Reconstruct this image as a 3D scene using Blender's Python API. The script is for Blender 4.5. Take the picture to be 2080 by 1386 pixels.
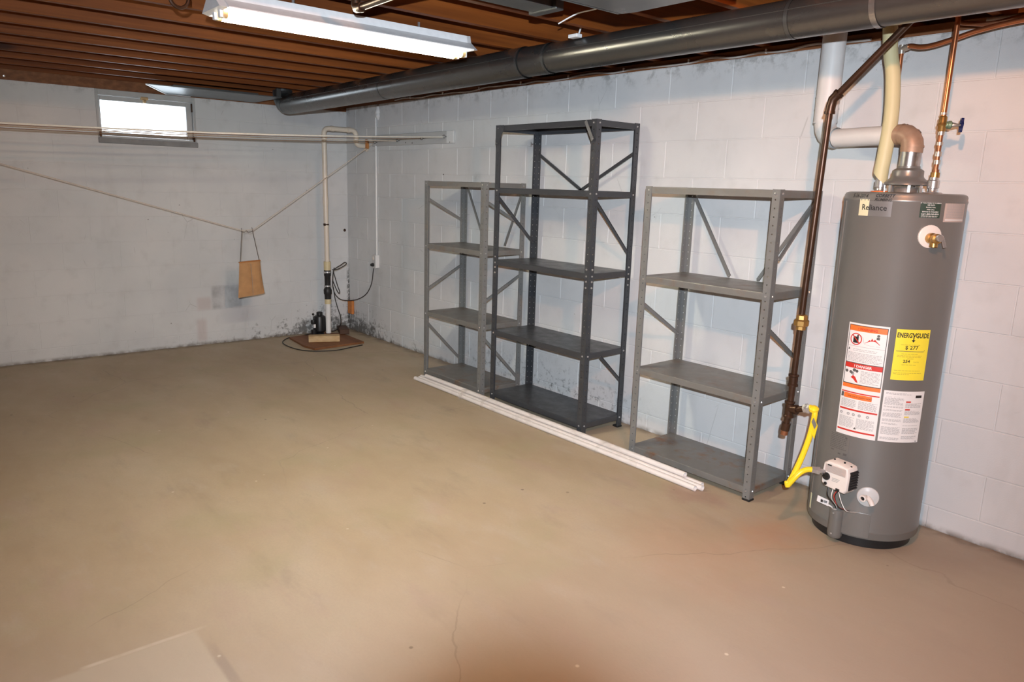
import bpy, bmesh, math, random
from mathutils import Vector, Matrix
random.seed(7)
PI = math.pi
S = bpy.context.scene
C = S.collection
for o in list(bpy.data.objects): bpy.data.objects.remove(o)

# ---------------------------------------------------------------- camera, world, lamps, exposure
FW = Vector((-0.74761848, 0.63169017, -0.20502229))
RT = Vector((0.64034028, 0.76751465, 0.02975889))
UP = Vector((-0.17615601, 0.10903573, 0.97830479))
CAM = Vector((6.63068, -3.45653, 1.45365))
cd = bpy.data.cameras.new('camera'); cam = bpy.data.objects.new('camera', cd); C.objects.link(cam)
cam.matrix_world = Matrix(((RT.x, UP.x, -FW.x, CAM.x), (RT.y, UP.y, -FW.y, CAM.y), (RT.z, UP.z, -FW.z, CAM.z), (0, 0, 0, 1)))
cd.sensor_width = 36; cd.lens = 36 * 1500.7 / 2080; cd.clip_start = 0.02; cd.clip_end = 60
S.camera = cam
w = bpy.data.worlds.new('sky'); S.world = w; w.use_nodes = True
w.node_tree.nodes['Background'].inputs[0].default_value = (.86, .93, 1, 1)
w.node_tree.nodes['Background'].inputs[1].default_value = 7.0

def lamp(name, kind, loc, energy, col, **k):
    d = bpy.data.lights.new(name, kind); d.energy = energy; d.color = col
    o = bpy.data.objects.new(name, d); C.objects.link(o); o.location = loc
    for a, b in k.items(): setattr(d, a, b)
    return o
# the photographer's flash, sitting above and behind the lens
fl = lamp('camera_flash_light', 'SPOT', CAM - FW * .181 + UP * .1055, 770, (.79, .88, .98), spot_size=math.radians(106), spot_blend=1.0, shadow_soft_size=.014)
fl.matrix_world = Matrix(((RT.x, UP.x, -FW.x, fl.location.x), (RT.y, UP.y, -FW.y, fl.location.y), (RT.z, UP.z, -FW.z, fl.location.z), (0, 0, 0, 1)))
# warm ceiling bulb in its lampholder (the bulb glass is built further down)
BULB = Vector((6.05, -2.1, 2.125))
lamp('bulb_light', 'POINT', BULB, 92, (1, .43, .18), shadow_soft_size=.025)
# emission strength of the tubes in the shop light under the joists
TUBE_STRENGTH = 68
S.view_settings.view_transform = 'Standard'; S.view_settings.look = 'None'
S.view_settings.exposure = 0.0; S.view_settings.gamma = 1; S.view_settings.use_curve_mapping = False

# ---------------------------------------------------------------- node helpers and materials
class NT:
    def __init__(s, name):
        s.m = bpy.data.materials.new(name); s.m.use_nodes = True; s.t = s.m.node_tree; s.b = s.t.nodes['Principled BSDF']
        s._pos = None
    def n(s, typ, ins=None, **k):
        x = s.t.nodes.new(typ)
        for a, b in k.items(): setattr(x, a, b)
        for a, b in (ins or {}).items(): s.put(x.inputs[a], b)
        return x
    def put(s, sock, v):
        if hasattr(v, 'is_output') or isinstance(v, bpy.types.NodeSocket): s.t.links.new(v, sock)
        else:
            if sock.type == 'RGBA' and not isinstance(v, (int, float)) and len(v) == 3: v = (*v, 1)
            sock.default_value = v
    def pos(s):
        if s._pos is None: s._pos = s.n('ShaderNodeNewGeometry').outputs['Position']
        return s._pos
    def xyz(s):
        x = s.n('ShaderNodeSeparateXYZ', {0: s.pos()}); return x.outputs
    def math(s, op, a, b=0.0, c=0.0, clamp=False):
        x = s.n('ShaderNodeMath', {0: a, 1: b, 2: c}, operation=op, use_clamp=clamp); return x.outputs[0]
    def noise(s, scale, detail=3, rough=.5, vec=None, stretch=None):
        v = vec or s.pos()
        if stretch: v = s.n('ShaderNodeMapping', {0: v, 'Scale': stretch}).outputs[0]
        return s.n('ShaderNodeTexNoise', {'Vector': v, 'Scale': scale, 'Detail': detail, 'Roughness': rough}).outputs[0]
    def ramp(s, v, stops):
        x = s.n('ShaderNodeValToRGB', {0: v}); e = x.color_ramp.elements
        while len(e) < len(stops): e.new(.5)
        for i, (p, c) in enumerate(stops): e[i].position = p; e[i].color = (*c, 1) if len(c) == 3 else c
        return x.outputs[0]
    def rng(s, v, a, b, c=0., d=1.): return s.n('ShaderNodeMapRange', {0: v, 1: a, 2: b, 3: c, 4: d}, interpolation_type='SMOOTHSTEP').outputs[0]
    def mix(s, f, a, b, mode='MIX'):
        x = s.n('ShaderNodeMix', data_type='RGBA', blend_type=mode); s.put(x.inputs[0], f); s.put(x.inputs[6], a); s.put(x.inputs[7], b); return x.outputs[2]
    def set(s, **k):
        for a, b in k.items(): s.put(s.b.inputs[{'color': 'Base Color', 'rough': 'Roughness', 'metal': 'Metallic', 'spec': 'Specular IOR Level', 'alpha': 'Alpha', 'trans': 'Transmission Weight', 'coat': 'Coat Weight', 'ecol': 'Emission Color', 'es': 'Emission Strength', 'sss': 'Subsurface Weight'}[a]], b)
        return s
    def bump(s, h, strength=.3, dist=.01):
        s.put(s.b.inputs['Normal'], s.n('ShaderNodeBump', {'Height': h, 'Strength': strength, 'Distance': dist}).outputs[0]); return s
    def band(s, v, lo, hi, soft):   # 1 inside [lo, hi]
        return s.math('MULTIPLY', s.rng(v, lo - soft, lo + soft), s.rng(v, hi - soft, hi + soft, 1., 0.))

def plain(name, col, rough=.5, metal=0., spec=.5, var=.12, scale=30, bump=0., **k):
    t = NT(name)
    n = t.noise(scale, 3)
    t.set(color=t.mix(n, tuple(c * (1 - var) for c in col), tuple(min(1, c * (1 + var)) for c in col)), rough=rough, metal=metal, spec=spec, **k)
    if bump: t.bump(n, bump, .003)
    return t.m

def wall_paint():
    t = NT('painted_block'); X, Y, Z = t.xyz()
    big = t.noise(1.3, 4); mid = t.noise(9, 4); fine = t.noise(160, 2)
    col = t.mix(t.rng(big, .35, .7), (.60, .61, .615), (.69, .69, .685))
    col = t.mix(t.rng(mid, .5, .8, 0, .35), col, (.50, .50, .49))
    # long drips and water marks
    drip = t.noise(3.2, 4, .6, stretch=(1, 1, .22))
    col = t.mix(t.rng(drip, .56, .74, 0, .30), col, (.46, .46, .45))
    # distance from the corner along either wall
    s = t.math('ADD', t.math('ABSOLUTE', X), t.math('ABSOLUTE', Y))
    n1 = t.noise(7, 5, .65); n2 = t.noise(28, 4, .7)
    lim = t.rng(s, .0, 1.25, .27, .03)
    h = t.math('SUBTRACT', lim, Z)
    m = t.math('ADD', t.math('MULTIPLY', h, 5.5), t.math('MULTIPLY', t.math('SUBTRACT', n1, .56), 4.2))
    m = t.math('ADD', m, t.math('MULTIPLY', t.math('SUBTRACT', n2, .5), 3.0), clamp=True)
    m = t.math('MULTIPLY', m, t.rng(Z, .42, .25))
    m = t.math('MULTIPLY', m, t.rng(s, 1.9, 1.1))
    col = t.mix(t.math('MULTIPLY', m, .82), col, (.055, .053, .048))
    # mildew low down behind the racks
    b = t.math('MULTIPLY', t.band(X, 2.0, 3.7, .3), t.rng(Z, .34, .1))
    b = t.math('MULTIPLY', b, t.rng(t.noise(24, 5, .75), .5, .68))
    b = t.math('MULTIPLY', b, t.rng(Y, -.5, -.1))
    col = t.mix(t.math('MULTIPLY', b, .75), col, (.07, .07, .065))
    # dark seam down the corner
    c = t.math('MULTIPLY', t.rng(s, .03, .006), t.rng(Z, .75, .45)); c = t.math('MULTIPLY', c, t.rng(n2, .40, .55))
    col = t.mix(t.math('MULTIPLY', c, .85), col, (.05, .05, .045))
    # bare grey and pinkish patches low on the back wall
    on = t.rng(X, .05, .02)
    g = t.math('MULTIPLY', t.band(Y, -1.33, -1.07, .015), t.band(Z, .312, .51, .02))
    g2 = t.math('MULTIPLY', t.band(Y, -1.20, -1.07, .02), t.band(Z, .51, .66, .03))
    g = t.math('MULTIPLY', t.math('MAXIMUM', g, t.math('MULTIPLY', g2, .5)), on)
    col = t.mix(t.math('MULTIPLY', t.math('MULTIPLY', g, t.rng(n1, .25, .7)), .8), col, (.33, .33, .34))
    k = t.math('MULTIPLY', t.band(Y, -1.46, -1.34, .02), t.band(Z, .31, .42, .02)); k2 = t.math('MULTIPLY', t.band(Y, -1.47, -1.39, .02), t.band(Z, .03, .23, .03))
    k = t.math('MULTIPLY', t.math('MAXIMUM', k, k2), on)
    col = t.mix(t.math('MULTIPLY', k, .4), col, (.50, .38, .36))
    # grime line at the slab and under the ceiling
    g = t.math('MULTIPLY', t.rng(Z, .035, .0), t.rng(t.noise(14, 4), .3, .6))
    col = t.mix(t.math('MULTIPLY', g, .75), col, (.16, .13, .10))
    g = t.math('MULTIPLY', t.rng(Z, 2.02, 2.13), t.rng(t.noise(12, 5, .7), .47, .66))
    col = t.mix(t.math('MULTIPLY', g, .65), col, (.22, .22, .21))
    wl = t.rng(Y, -.05, -.02)
    g = t.math('MULTIPLY', t.band(X, 2.03, 2.12, .03), t.band(Z, 1.475, 1.535, .03)); g = t.math('MULTIPLY', t.math('MULTIPLY', g, wl), t.rng(n1, .3, .7))
    col = t.mix(t.math('MULTIPLY', g, .5), col, (.22, .22, .21))
    g = t.math('MULTIPLY', t.band(X, 4.93, 5.12, .03), t.band(Z, 2.01, 2.07, .015)); g = t.math('MULTIPLY', t.math('MULTIPLY', g, wl), t.rng(n2, .52, .6))
    col = t.mix(t.math('MULTIPLY', g, .7), col, (.20, .20, .19))
    ck = t.n('ShaderNodeTexVoronoi', {'Vector': t.n('ShaderNodeMapping', {0: t.pos(), 'Scale': (1, 1, .45)}).outputs[0], 'Scale': 3.1}, feature='DISTANCE_TO_EDGE').outputs[0]
    ck = t.math('MULTIPLY', t.rng(ck, .006, .001), t.rng(t.noise(4.3, 3), .60, .66))
    col = t.mix(t.math('MULTIPLY', ck, .3), col, (.20, .20, .19))
    sp = t.n('ShaderNodeTexVoronoi', {'Vector': t.pos(), 'Scale': 5.}).outputs[0]
    col = t.mix(t.math('MULTIPLY', t.rng(sp, .035, .02), .6), col, (.15, .14, .13))
    t.set(color=col, rough=.62, spec=.3)
    hh = t.math('ADD', t.math('MULTIPLY', mid, .6), t.math('MULTIPLY', fine, .25))
    t.bump(hh, .35, .006)
    return t.m

def floor_mat():
    t = NT('concrete_floor'); X, Y, Z = t.xyz()
    big = t.noise(.9, 5, .6, stretch=(1, 1.6, 1)); mid = t.noise(3.1, 5, .6, stretch=(1, 2.2, 1)); fine = t.noise(90, 3, .6)
    col = t.ramp(big, [(.30, (.385, .295, .19)), (.52, (.44, .348, .235)), (.72, (.49, .405, .29))])
    col = t.mix(t.rng(mid, .50, .78, 0, .65), col, (.47, .395, .31))
    col = t.mix(t.rng(t.noise(2.0, 5, .65, stretch=(1, 2.5, 1)), .54, .76, 0, .45), col, (.28, .225, .165))
    col = t.mix(t.rng(t.noise(1.5, 4, .6, stretch=(1.6, 1, 1)), .52, .72, 0, .38), col, (.37, .33, .19))
    col = t.mix(t.rng(t.noise(2.2, 4, .6, stretch=(1, 1.8, 1)), .55, .72, 0, .35), col, (.43, .31, .25))
    col = t.mix(t.rng(fine, .3, .75, 0, .22), col, (.34, .28, .22))
    # greyer concrete nearer the camera, colour also darkened to offset excess lamp light
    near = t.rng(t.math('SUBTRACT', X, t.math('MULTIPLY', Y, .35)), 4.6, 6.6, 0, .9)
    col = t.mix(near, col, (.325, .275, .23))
    # cut trench, patched
    u = t.math('ADD', X, t.math('MULTIPLY', Y, .03))
    a = t.math('MULTIPLY', t.band(Y, -2.83, -2.80, .006), t.rng(X, 4.28, 4.36)); a = t.math('MULTIPLY', a, t.rng(mid, .38, .62))
    b = t.math('MULTIPLY', t.band(X, 4.315, 4.33, .005), t.band(Y, -3.15, -2.8, .02)); b = t.math('MULTIPLY', b, t.rng(mid, .3, .6, .25, .9))
    p = t.math('MULTIPLY', t.band(Y, -3.6, -2.83, .01), t.rng(X, 4.32, 4.34))
    col = t.mix(t.math('MULTIPLY', p, .35), col, (.50, .45, .37))
    col = t.mix(t.math('MULTIPLY', a, .5), col, (.24, .20, .17))
    col = t.mix(t.math('MULTIPLY', b, .5), col, (.66, .60, .52))
    # rust bloom beside the heater
    def blob(x, y, r0, r1):
        d = t.n('ShaderNodeVectorMath', {0: t.pos(), 1: (x, y, 0)}, operation='DISTANCE').outputs['Value']
        d = t.math('ADD', d, t.math('MULTIPLY', t.math('SUBTRACT', t.noise(6, 4), .5), .35))
        return t.rng(d, r1, r0)
    col = t.mix(t.math('MULTIPLY', blob(5.08, -.62, .0, .26), .36), col, (.46, .20, .08))
    col = t.mix(t.math('MULTIPLY', blob(5.0, -1.0, .05, .5), .25), col, (.50, .27, .17))
    col = t.mix(t.math('MULTIPLY', blob(4.62, -.55, .0, .2), .3), col, (.30, .12, .12))
    # cracks
    wv = t.n('ShaderNodeMix', data_type='VECTOR'); t.put(wv.inputs[0], .10); t.put(wv.inputs[4], t.pos())
    t.put(wv.inputs[5], t.n('ShaderNodeTexNoise', {'Vector': t.pos(), 'Scale': 4., 'Detail': 4.}).outputs[1])
    v = t.n('ShaderNodeTexVoronoi', {'Vector': wv.outputs[1], 'Scale': .62}, feature='DISTANCE_TO_EDGE').outputs[0]
    cr = t.math('MULTIPLY', t.rng(v, .0022, .0005), t.rng(t.noise(1.1, 3), .45, .58))
    col = t.mix(t.math('MULTIPLY', cr, .4), col, (.20, .165, .13))
    # specks and chips
    sp = t.n('ShaderNodeTexVoronoi', {'Vector': t.pos(), 'Scale': 5.5}).outputs[0]
    sp = t.math('MULTIPLY', t.rng(sp, .055, .03), t.rng(t.noise(2.3, 2), .5, .56))
    col = t.mix(t.math('MULTIPLY', sp, .7), col, (.13, .10, .08))
    sp = t.n('ShaderNodeTexVoronoi', {'Vector': t.n('ShaderNodeMapping', {0: t.pos(), 'Location': (3.3, 1.7, 0)}).outputs[0], 'Scale': 7.}).outputs[0]
    sp = t.math('MULTIPLY', t.rng(sp, .06, .03), t.rng(t.noise(1.7, 2), .54, .6))
    col = t.mix(t.math('MULTIPLY', sp, .6), col, (.72, .66, .56))
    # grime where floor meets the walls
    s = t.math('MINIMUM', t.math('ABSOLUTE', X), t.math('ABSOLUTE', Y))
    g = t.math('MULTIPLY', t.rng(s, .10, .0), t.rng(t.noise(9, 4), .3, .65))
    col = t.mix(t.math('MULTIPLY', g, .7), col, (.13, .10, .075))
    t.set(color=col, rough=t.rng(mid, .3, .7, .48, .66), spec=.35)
    t.bump(t.math('ADD', t.math('MULTIPLY', fine, .3), mid), .12, .01)
    return t.m

def wood(name, dark, light, axis='Y', knots=True, scale=1.0, rough=.6):
    t = NT(name)
    st = {'X': (.35, 5, 9), 'Y': (5, .35, 9), 'Z': (7, 7, .5)}[axis]
    oi = t.n('ShaderNodeObjectInfo')
    off = t.n('ShaderNodeVectorMath', {0: t.pos(), 1: t.n('ShaderNodeVectorMath', {0: oi.outputs['Random'], 1: (17., 29., 11.)}, operation='MULTIPLY').outputs[0]}, operation='ADD').outputs[0]
    g = t.noise(3.2 * scale, 5, .6, vec=off, stretch=st); g2 = t.noise(1.1 * scale, 3, .5, vec=off, stretch=st)
    col = t.mix(t.rng(g, .3, .72), dark, light)
    col = t.mix(t.rng(g2, .5, .75, 0, .5), col, tuple(c * .62 for c in dark))
    col = t.mix(t.math('MULTIPLY', oi.outputs['Random'], .35), col, tuple(c * .75 for c in light))
    if knots:
        kv = {'X': (1.1, 3.5, 3.5), 'Y': (3.5, 1.1, 3.5), 'Z': (4, 4, 1)}[axis]
        v = t.n('ShaderNodeTexVoronoi', {'Vector': t.n('ShaderNodeMapping', {0: off, 'Scale': kv}).outputs[0], 'Scale': 1.3}).outputs[0]
        k = t.rng(v, .17, .06)
        col = t.mix(t.math('MULTIPLY', k, .8), col, tuple(c * .22 for c in dark))
    t.set(color=col, rough=rough, spec=.3)
    t.bump(g, .25, .004)
    return t.m

def steel(name, col, rust=0., rough=.42, metal=.25):
    t = NT(name); X, Y, Z = t.xyz()
    n = t.noise(14, 5, .65); f = t.noise(220, 2)
    c = t.mix(n, tuple(v * .84 for v in col), tuple(v * 1.14 for v in col))
    c = t.mix(t.rng(t.noise(5, 5, .7, stretch=(1, 2, 1)), .56, .76, 0, .5), c, tuple(a * b for a, b in zip(col, (1.25, 1.02, .78))))
    if rust:
        r = t.rng(t.noise(6.5, 5, .72), .50, .70); r = t.math('MULTIPLY', r, t.rng(Z, .62, .05, .35, 1.))
        c = t.mix(t.math('MULTIPLY', r, rust), c, (.20, .085, .03))
    t.set(color=c, rough=t.rng(n, .3, .7, rough - .06, rough + .1), metal=metal, spec=.5)
    t.bump(f, .10, .001)
    return t.m

def galv(name, col=(.165, .167, .166), rough=.26):
    t = NT(name)
    v = t.n('ShaderNodeTexVoronoi', {'Vector': t.pos(), 'Scale': 55.}).outputs[1]
    sv = t.n('ShaderNodeSeparateColor', {0: v}).outputs[0]
    n = t.noise(5, 4, .5)
    c = t.mix(t.rng(sv, 0, 1, 0, .12), col, tuple(a * .75 for a in col))
    c = t.mix(t.rng(n, .5, .8, 0, .25), c, tuple(a * .75 for a in col))
    t.set(color=c, rough=t.rng(n, .3, .7, rough, rough + .05), metal=.85)
    t.bump(t.noise(3, 2), .05, .01)
    return t.m

def emit(name, col, st):
    t = NT(name); t.set(color=(.9, .9, .9), ecol=col, es=st, rough=.4); return t.m

M = {}
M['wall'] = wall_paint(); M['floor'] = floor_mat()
M['joist'] = wood('joist_wood', (.125, .031, .004), (.235, .067, .0095), 'Y')
M['plate'] = wood('sill_wood', (.16, .062, .025), (.27, .115, .048), 'X', knots=False)
M['ply'] = wood('plywood_cover', (.17, .066, .026), (.26, .11, .045), 'X', knots=False)
M['block_wood'] = wood('pine_block', (.50, .33, .16), (.62, .45, .25), 'X', knots=False)
M['dark_board'] = wood('dark_board', (.055, .026, .014), (.10, .05, .03), 'Y', knots=False)
M['steel_light'] = steel('grey_rack_steel', (.205, .205, .198), rust=.0)
M['steel_rust'] = steel('grey_rack_steel_stained', (.20, .195, .182), rust=.85)
M['steel_dark'] = steel('charcoal_rack_steel', (.066, .070, .077), rust=.0, rough=.36, metal=.35)
M['zinc'] = plain('zinc_bolt', (.6, .6, .6), .3, .8)
M['foot'] = plain('black_foot', (.012, .012, .012), .6)
M['galv'] = galv('galvanized_sheet'); M['galv_dark'] = galv('galvanized_sheet_dull', (.16, .17, .175), .38)
M['white_duct'] = plain('painted_vent', (.66, .66, .65), .45, .0, var=.1, scale=12, bump=.1)
M['tan_duct'] = steel('heat_tanned_vent', (.40, .27, .19), rust=.55, rough=.5, metal=.3)
M['bright_duct'] = plain('bare_vent', (.45, .45, .45), .28, .9, var=.4, scale=40)
M['white_metal'] = plain('white_enamel', (.80, .81, .82), .35)
M['tube'] = emit('fluorescent_glow', (1, .91, .67), TUBE_STRENGTH)
M['tube_cap'] = plain('tube_cap', (.75, .55, .28), .35, .5)
M['bulb'] = emit('bulb_glow', (1, .75, .5), 12)
M['pvc'] = plain('pvc_pipe', (.70, .62, .52), .32, var=.06)
M['pvc_old'] = plain('pvc_coupling', (.62, .52, .31), .4)
M['rubber'] = plain('black_rubber', (.014, .014, .015), .5)
M['black'] = plain('black_plastic', (.012, .012, .013), .4)
M['cord'] = plain('black_cord', (.02, .018, .017), .5)
M['rope'] = plain('cotton_line', (.62, .53, .44), .9, var=.25, scale=80)
M['rope_brown'] = plain('jute_line', (.34, .23, .16), .9, var=.25, scale=80)
M['rope_white'] = plain('plastic_line', (.66, .62, .55), .6, var=.1)
M['rust_wood'] = plain('orange_clip', (.42, .16, .04), .6)
M['conduit'] = plain('white_conduit', (.72, .72, .71), .4, var=.05)
M['copper'] = plain('copper_pipe', (.62, .235, .105), .30, .9, var=.25, scale=25)
M['copper_old'] = plain('oxidised_copper', (.36, .15, .075), .42, .75, var=.35, scale=40)
M['brass'] = plain('brass', (.50, .30, .10), .36, .85, var=.3, scale=50)
M['solder'] = plain('solder_joint', (.62, .58, .52), .35, .8, var=.3, scale=90)
M['iron'] = plain('iron_gas_pipe', (.060, .030, .017), .35, .55, var=.4, scale=25, bump=.2)
M['yellow'] = plain('yellow_gas_line', (.86, .62, .02), .35, var=.05)
M['blue'] = plain('blue_handwheel', (.012, .02, .09), .35)
M['green'] = plain('green_patina', (.20, .30, .20), .5, .4, var=.4, scale=60)
M['foam'] = plain('pipe_foam', (.60, .55, .32), .55, var=.1, scale=10)
def heater_mat():
    t = NT('heater_enamel'); n = t.noise(3, 4); f = t.noise(500, 2)
    t.set(color=t.mix(n, (.178, .174, .163), (.208, .203, .192)), rough=.33, metal=.3, spec=.5); t.bump(f, .1, .0006); return t.m
M['heater'] = heater_mat()
M['heater_rust'] = steel('heater_rust', (.22, .2, .18), rust=1.0)
M['plastic_white'] = plain('white_plastic', (.74, .68, .63), .4, var=.04)
M['translucent'] = plain('clear_escutcheon', (.55, .55, .54), .25, var=.1)
M['paper'] = plain('label_paper', (.74, .72, .70), .5, var=.03)
M['pink_paper'] = plain('label_pinkish', (.50, .41, .37), .5, var=.03)
M['ink'] = plain('ink_black', (.02, .02, .02), .5, var=0)
M['ink_grey'] = plain('ink_grey', (.36, .35, .35), .5, var=0)
M['ink_red'] = plain('ink_red', (.55, .03, .02), .5, var=0)
M['ink_orange'] = plain('ink_orange', (.80, .17, .03), .5, var=0)
M['ink_dark'] = plain('ink_dark_grey', (.10, .095, .09), .5, var=0)
M['ink_green'] = plain('label_green', (.035, .06, .045), .4, var=.1)
M['ink_yellow'] = plain('ink_yellow', (.75, .58, .10), .4, var=0)
M['ink_white'] = plain('ink_white', (.78, .78, .76), .4, var=0)
M['yellow_paper'] = plain('yellow_label', (.85, .70, .05), .45, var=.03)
M['olive'] = plain('olive_print', (.42, .34, .05), .5, var=0)
M['cream'] = plain('cream_plate', (.72, .68, .45), .4, var=.03)
M['silver'] = plain('silver_plate', (.33, .33, .33), .3, .6, var=.05)
M['canvas'] = plain('canvas_bag', (.46, .25, .11), .9, var=.25, scale=18, bump=.3)
M['wire'] = plain('steel_wire', (.18, .17, .165), .4, .7)
M['trim_white'] = plain('white_tube', (.78, .72, .68), .35, var=.08, scale=8)
M['window_paint'] = plain('window_paint', (.44, .45, .45), .5, var=.15, scale=8)
M['window_dirt'] = plain('sill_dirt', (.24, .24, .24), .7, var=.35, scale=14)
M['outlet'] = plain('outlet_steel', (.60, .60, .59), .4, .2)
M['board_paint'] = plain('board_paint', (.50, .50, .49), .5, var=.1, scale=6)
M['brick'] = plain('orange_brick', (.55, .20, .055), .8, var=.3, scale=30, bump=.5)
M['cable'] = plain('painted_cable', (.46, .43, .40), .6, var=.35, scale=25)
M['label_white'] = plain('tag_paper', (.8, .8, .8), .5, var=.02)
M['lampholder'] = plain('porcelain', (.8, .78, .74), .25)
def film():
    t = NT('plastic_wrap'); n = t.noise(13, 3, .5, stretch=(.5, 1, 1))
    t.set(color=(.82, .74, .67), rough=.3, spec=.7); t.put(t.b.inputs['Alpha'], t.rng(n, .42, .68, .03, .30)); t.bump(n, .15, .004); return t.m
M['film'] = film()
def glass():
    t = NT('window_glass'); o = t.t.nodes['Material Output']
    tr = t.n('ShaderNodeBsdfTransparent', {0: (.95, .97, .98, 1)}); g = t.n('ShaderNodeBsdfGlossy', {1: .05})
    mx = t.n('ShaderNodeMixShader', {0: .06}); t.t.links.new(tr.outputs[0], mx.inputs[1]); t.t.links.new(g.outputs[0], mx.inputs[2])
    t.t.links.new(mx.outputs[0], o.inputs[0]); t.t.nodes.remove(t.b); return t.m
M['glass'] = glass()

# ---------------------------------------------------------------- mesh helpers
class MB:
    def __init__(s): s.v = []; s.f = []
    def quadgrid(s, rows, closed=False, flip=False):
        n = len(rows[0]); b = len(s.v)
        for r in rows: s.v += [tuple(p) for p in r]
        for i in range(len(rows) - 1):
            for j in range(n if closed else n - 1):
                k = (j + 1) % n; q = (b + i * n + j, b + i * n + k, b + (i + 1) * n + k, b + (i + 1) * n + j)
                s.f.append(q[::-1] if flip else q)
        return b
    def box(s, a, b, ch=0.0, mat=None):
        x0, y0, z0 = a; x1, y1, z1 = b
        if ch <= 0:
            P = [(x, y, z) for z in (z0, z1) for y in (y0, y1) for x in (x0, x1)]
            F = [(0, 2, 3, 1), (4, 5, 7, 6), (0, 1, 5, 4), (2, 6, 7, 3), (0, 4, 6, 2), (1, 3, 7, 5)]
        else:
            c = ch; P = []; F = []
            X = (x0, x1); Y = (y0, y1); Z = (z0, z1); idx = {}
            for i in (0, 1):
                for j in (0, 1):
                    for k in (0, 1):
                        sx, sy, sz = 1 - 2 * i, 1 - 2 * j, 1 - 2 * k
                        idx[i, j, k, 'x'] = len(P); P.append((X[i], Y[j] + sy * c, Z[k] + sz * c))
                        idx[i, j, k, 'y'] = len(P); P.append((X[i] + sx * c, Y[j], Z[k] + sz * c))
                        idx[i, j, k, 'z'] = len(P); P.append((X[i] + sx * c, Y[j] + sy * c, Z[k]))
            g = idx
            for i in (0, 1):
                q = [g[i, 0, 0, 'x'], g[i, 1, 0, 'x'], g[i, 1, 1, 'x'], g[i, 0, 1, 'x']]; F.append(tuple(q if i else q[::-1]))
                q = [g[0, i, 0, 'y'], g[0, i, 1, 'y'], g[1, i, 1, 'y'], g[1, i, 0, 'y']]; F.append(tuple(q if i else q[::-1]))
                q = [g[0, 0, i, 'z'], g[1, 0, i, 'z'], g[1, 1, i, 'z'], g[0, 1, i, 'z']]; F.append(tuple(q if i else q[::-1]))
            for i in (0, 1):
                for j in (0, 1):
                    F.append((g[i, j, 0, 'x'], g[i, j, 1, 'x'], g[i, j, 1, 'y'], g[i, j, 0, 'y']))
                    F.append((g[i, 0, j, 'x'], g[i, 1, j, 'x'], g[i, 1, j, 'z'], g[i, 0, j, 'z']))
                    F.append((g[0, i, j, 'y'], g[1, i, j, 'y'], g[1, i, j, 'z'], g[0, i, j, 'z']))
                    for k in (0, 1): F.append((g[i, j, k, 'x'], g[i, j, k, 'y'], g[i, j, k, 'z']))
        s.poly(P, F, mat)
        return s
    def poly(s, P, F, mat=None):
        b = len(s.v); s.v += [tuple(mat @ Vector(p)) if mat else tuple(p) for p in P]; s.f += [tuple(b + i for i in f) for f in F]; return s
    def bar(s, p, q, w, h, up=(0, 0, 1), ch=0.0):
        p, q = Vector(p), Vector(q); d = (q - p); L = d.length; d.normalize(); up = Vector(up)
        a = d.cross(up); a = a.normalized() if a.length > 1e-5 else Vector((1, 0, 0)); u = a.cross(d)
        m = Matrix(((d.x, a.x, u.x, p.x), (d.y, a.y, u.y, p.y), (d.z, a.z, u.z, p.z), (0, 0, 0, 1)))
        return s.box((0, -w / 2, -h / 2), (L, w / 2, h / 2), ch, m)
    def tube(s, path, r, n=14, caps=True, radii=None):
        pts = [Vector(p) for p in path]; rows = []; N = None
        for i, p in enumerate(pts):
            t = (pts[min(i + 1, len(pts) - 1)] - pts[max(i - 1, 0)]).normalized()
            if N is None: N = t.orthogonal().normalized()
            else: N = (N - t * N.dot(t)).normalized()
            B = t.cross(N); rr = radii[i] if radii else r
            rows.append([p + (N * math.cos(a) + B * math.sin(a)) * rr for a in (2 * PI * k / n for k in range(n))])
        b = s.quadgrid(rows, closed=True)
        if caps:
            s.f.append(tuple(b + k for k in reversed(range(n)))); e = b + (len(rows) - 1) * n; s.f.append(tuple(e + k for k in range(n)))
        return s
    def lathe(s, prof, c=(0, 0, 0), axis=(0, 0, 1), n=32, a0=0., a1=2 * PI):
        ax = Vector(axis).normalized(); N = ax.orthogonal().normalized() if abs(ax.z) < .999 else Vector((1, 0, 0)); B = ax.cross(N); c = Vector(c)
        full = abs(a1 - a0 - 2 * PI) < 1e-6; m = n if full else n + 1
        rows = [[c + ax * z + (N * math.cos(a) + B * math.sin(a)) * r for a in (a0 + (a1 - a0) * k / n for k in range(m))] for r, z in prof]
        s.quadgrid(rows, closed=full); return s
    def build(s, name, mat, parent=None, smooth=None, bevel=0.0, mod=None):
        me = bpy.data.meshes.new(name); me.from_pydata(s.v, [], s.f); me.update()
        bm = bmesh.new(); bm.from_mesh(me); bmesh.ops.recalc_face_normals(bm, faces=bm.faces); bm.to_mesh(me); bm.free()
        me.materials.append(M[mat] if isinstance(mat, str) else mat)
        o = bpy.data.objects.new(name, me); C.objects.link(o)
        if smooth is not None:
            for p in me.polygons: p.use_smooth = True
            try: me.set_sharp_from_angle(angle=math.radians(smooth))
            except Exception: pass
        if bevel:
            b = o.modifiers.new('bevel', 'BEVEL'); b.width = bevel; b.segments = 2; b.limit_method = 'ANGLE'
        if parent is not None: put(o, parent)
        return o
def put(o, parent):
    o.parent = parent
    if parent.type == 'EMPTY': o.matrix_parent_inverse = Matrix.Translation(parent.location).inverted()
def tag(o, label=None, cat=None, group=None, kind=None):
    if label: o['label'] = label
    if cat: o['category'] = cat
    if group: o['group'] = group
    if kind: o['kind'] = kind
    return o
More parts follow.
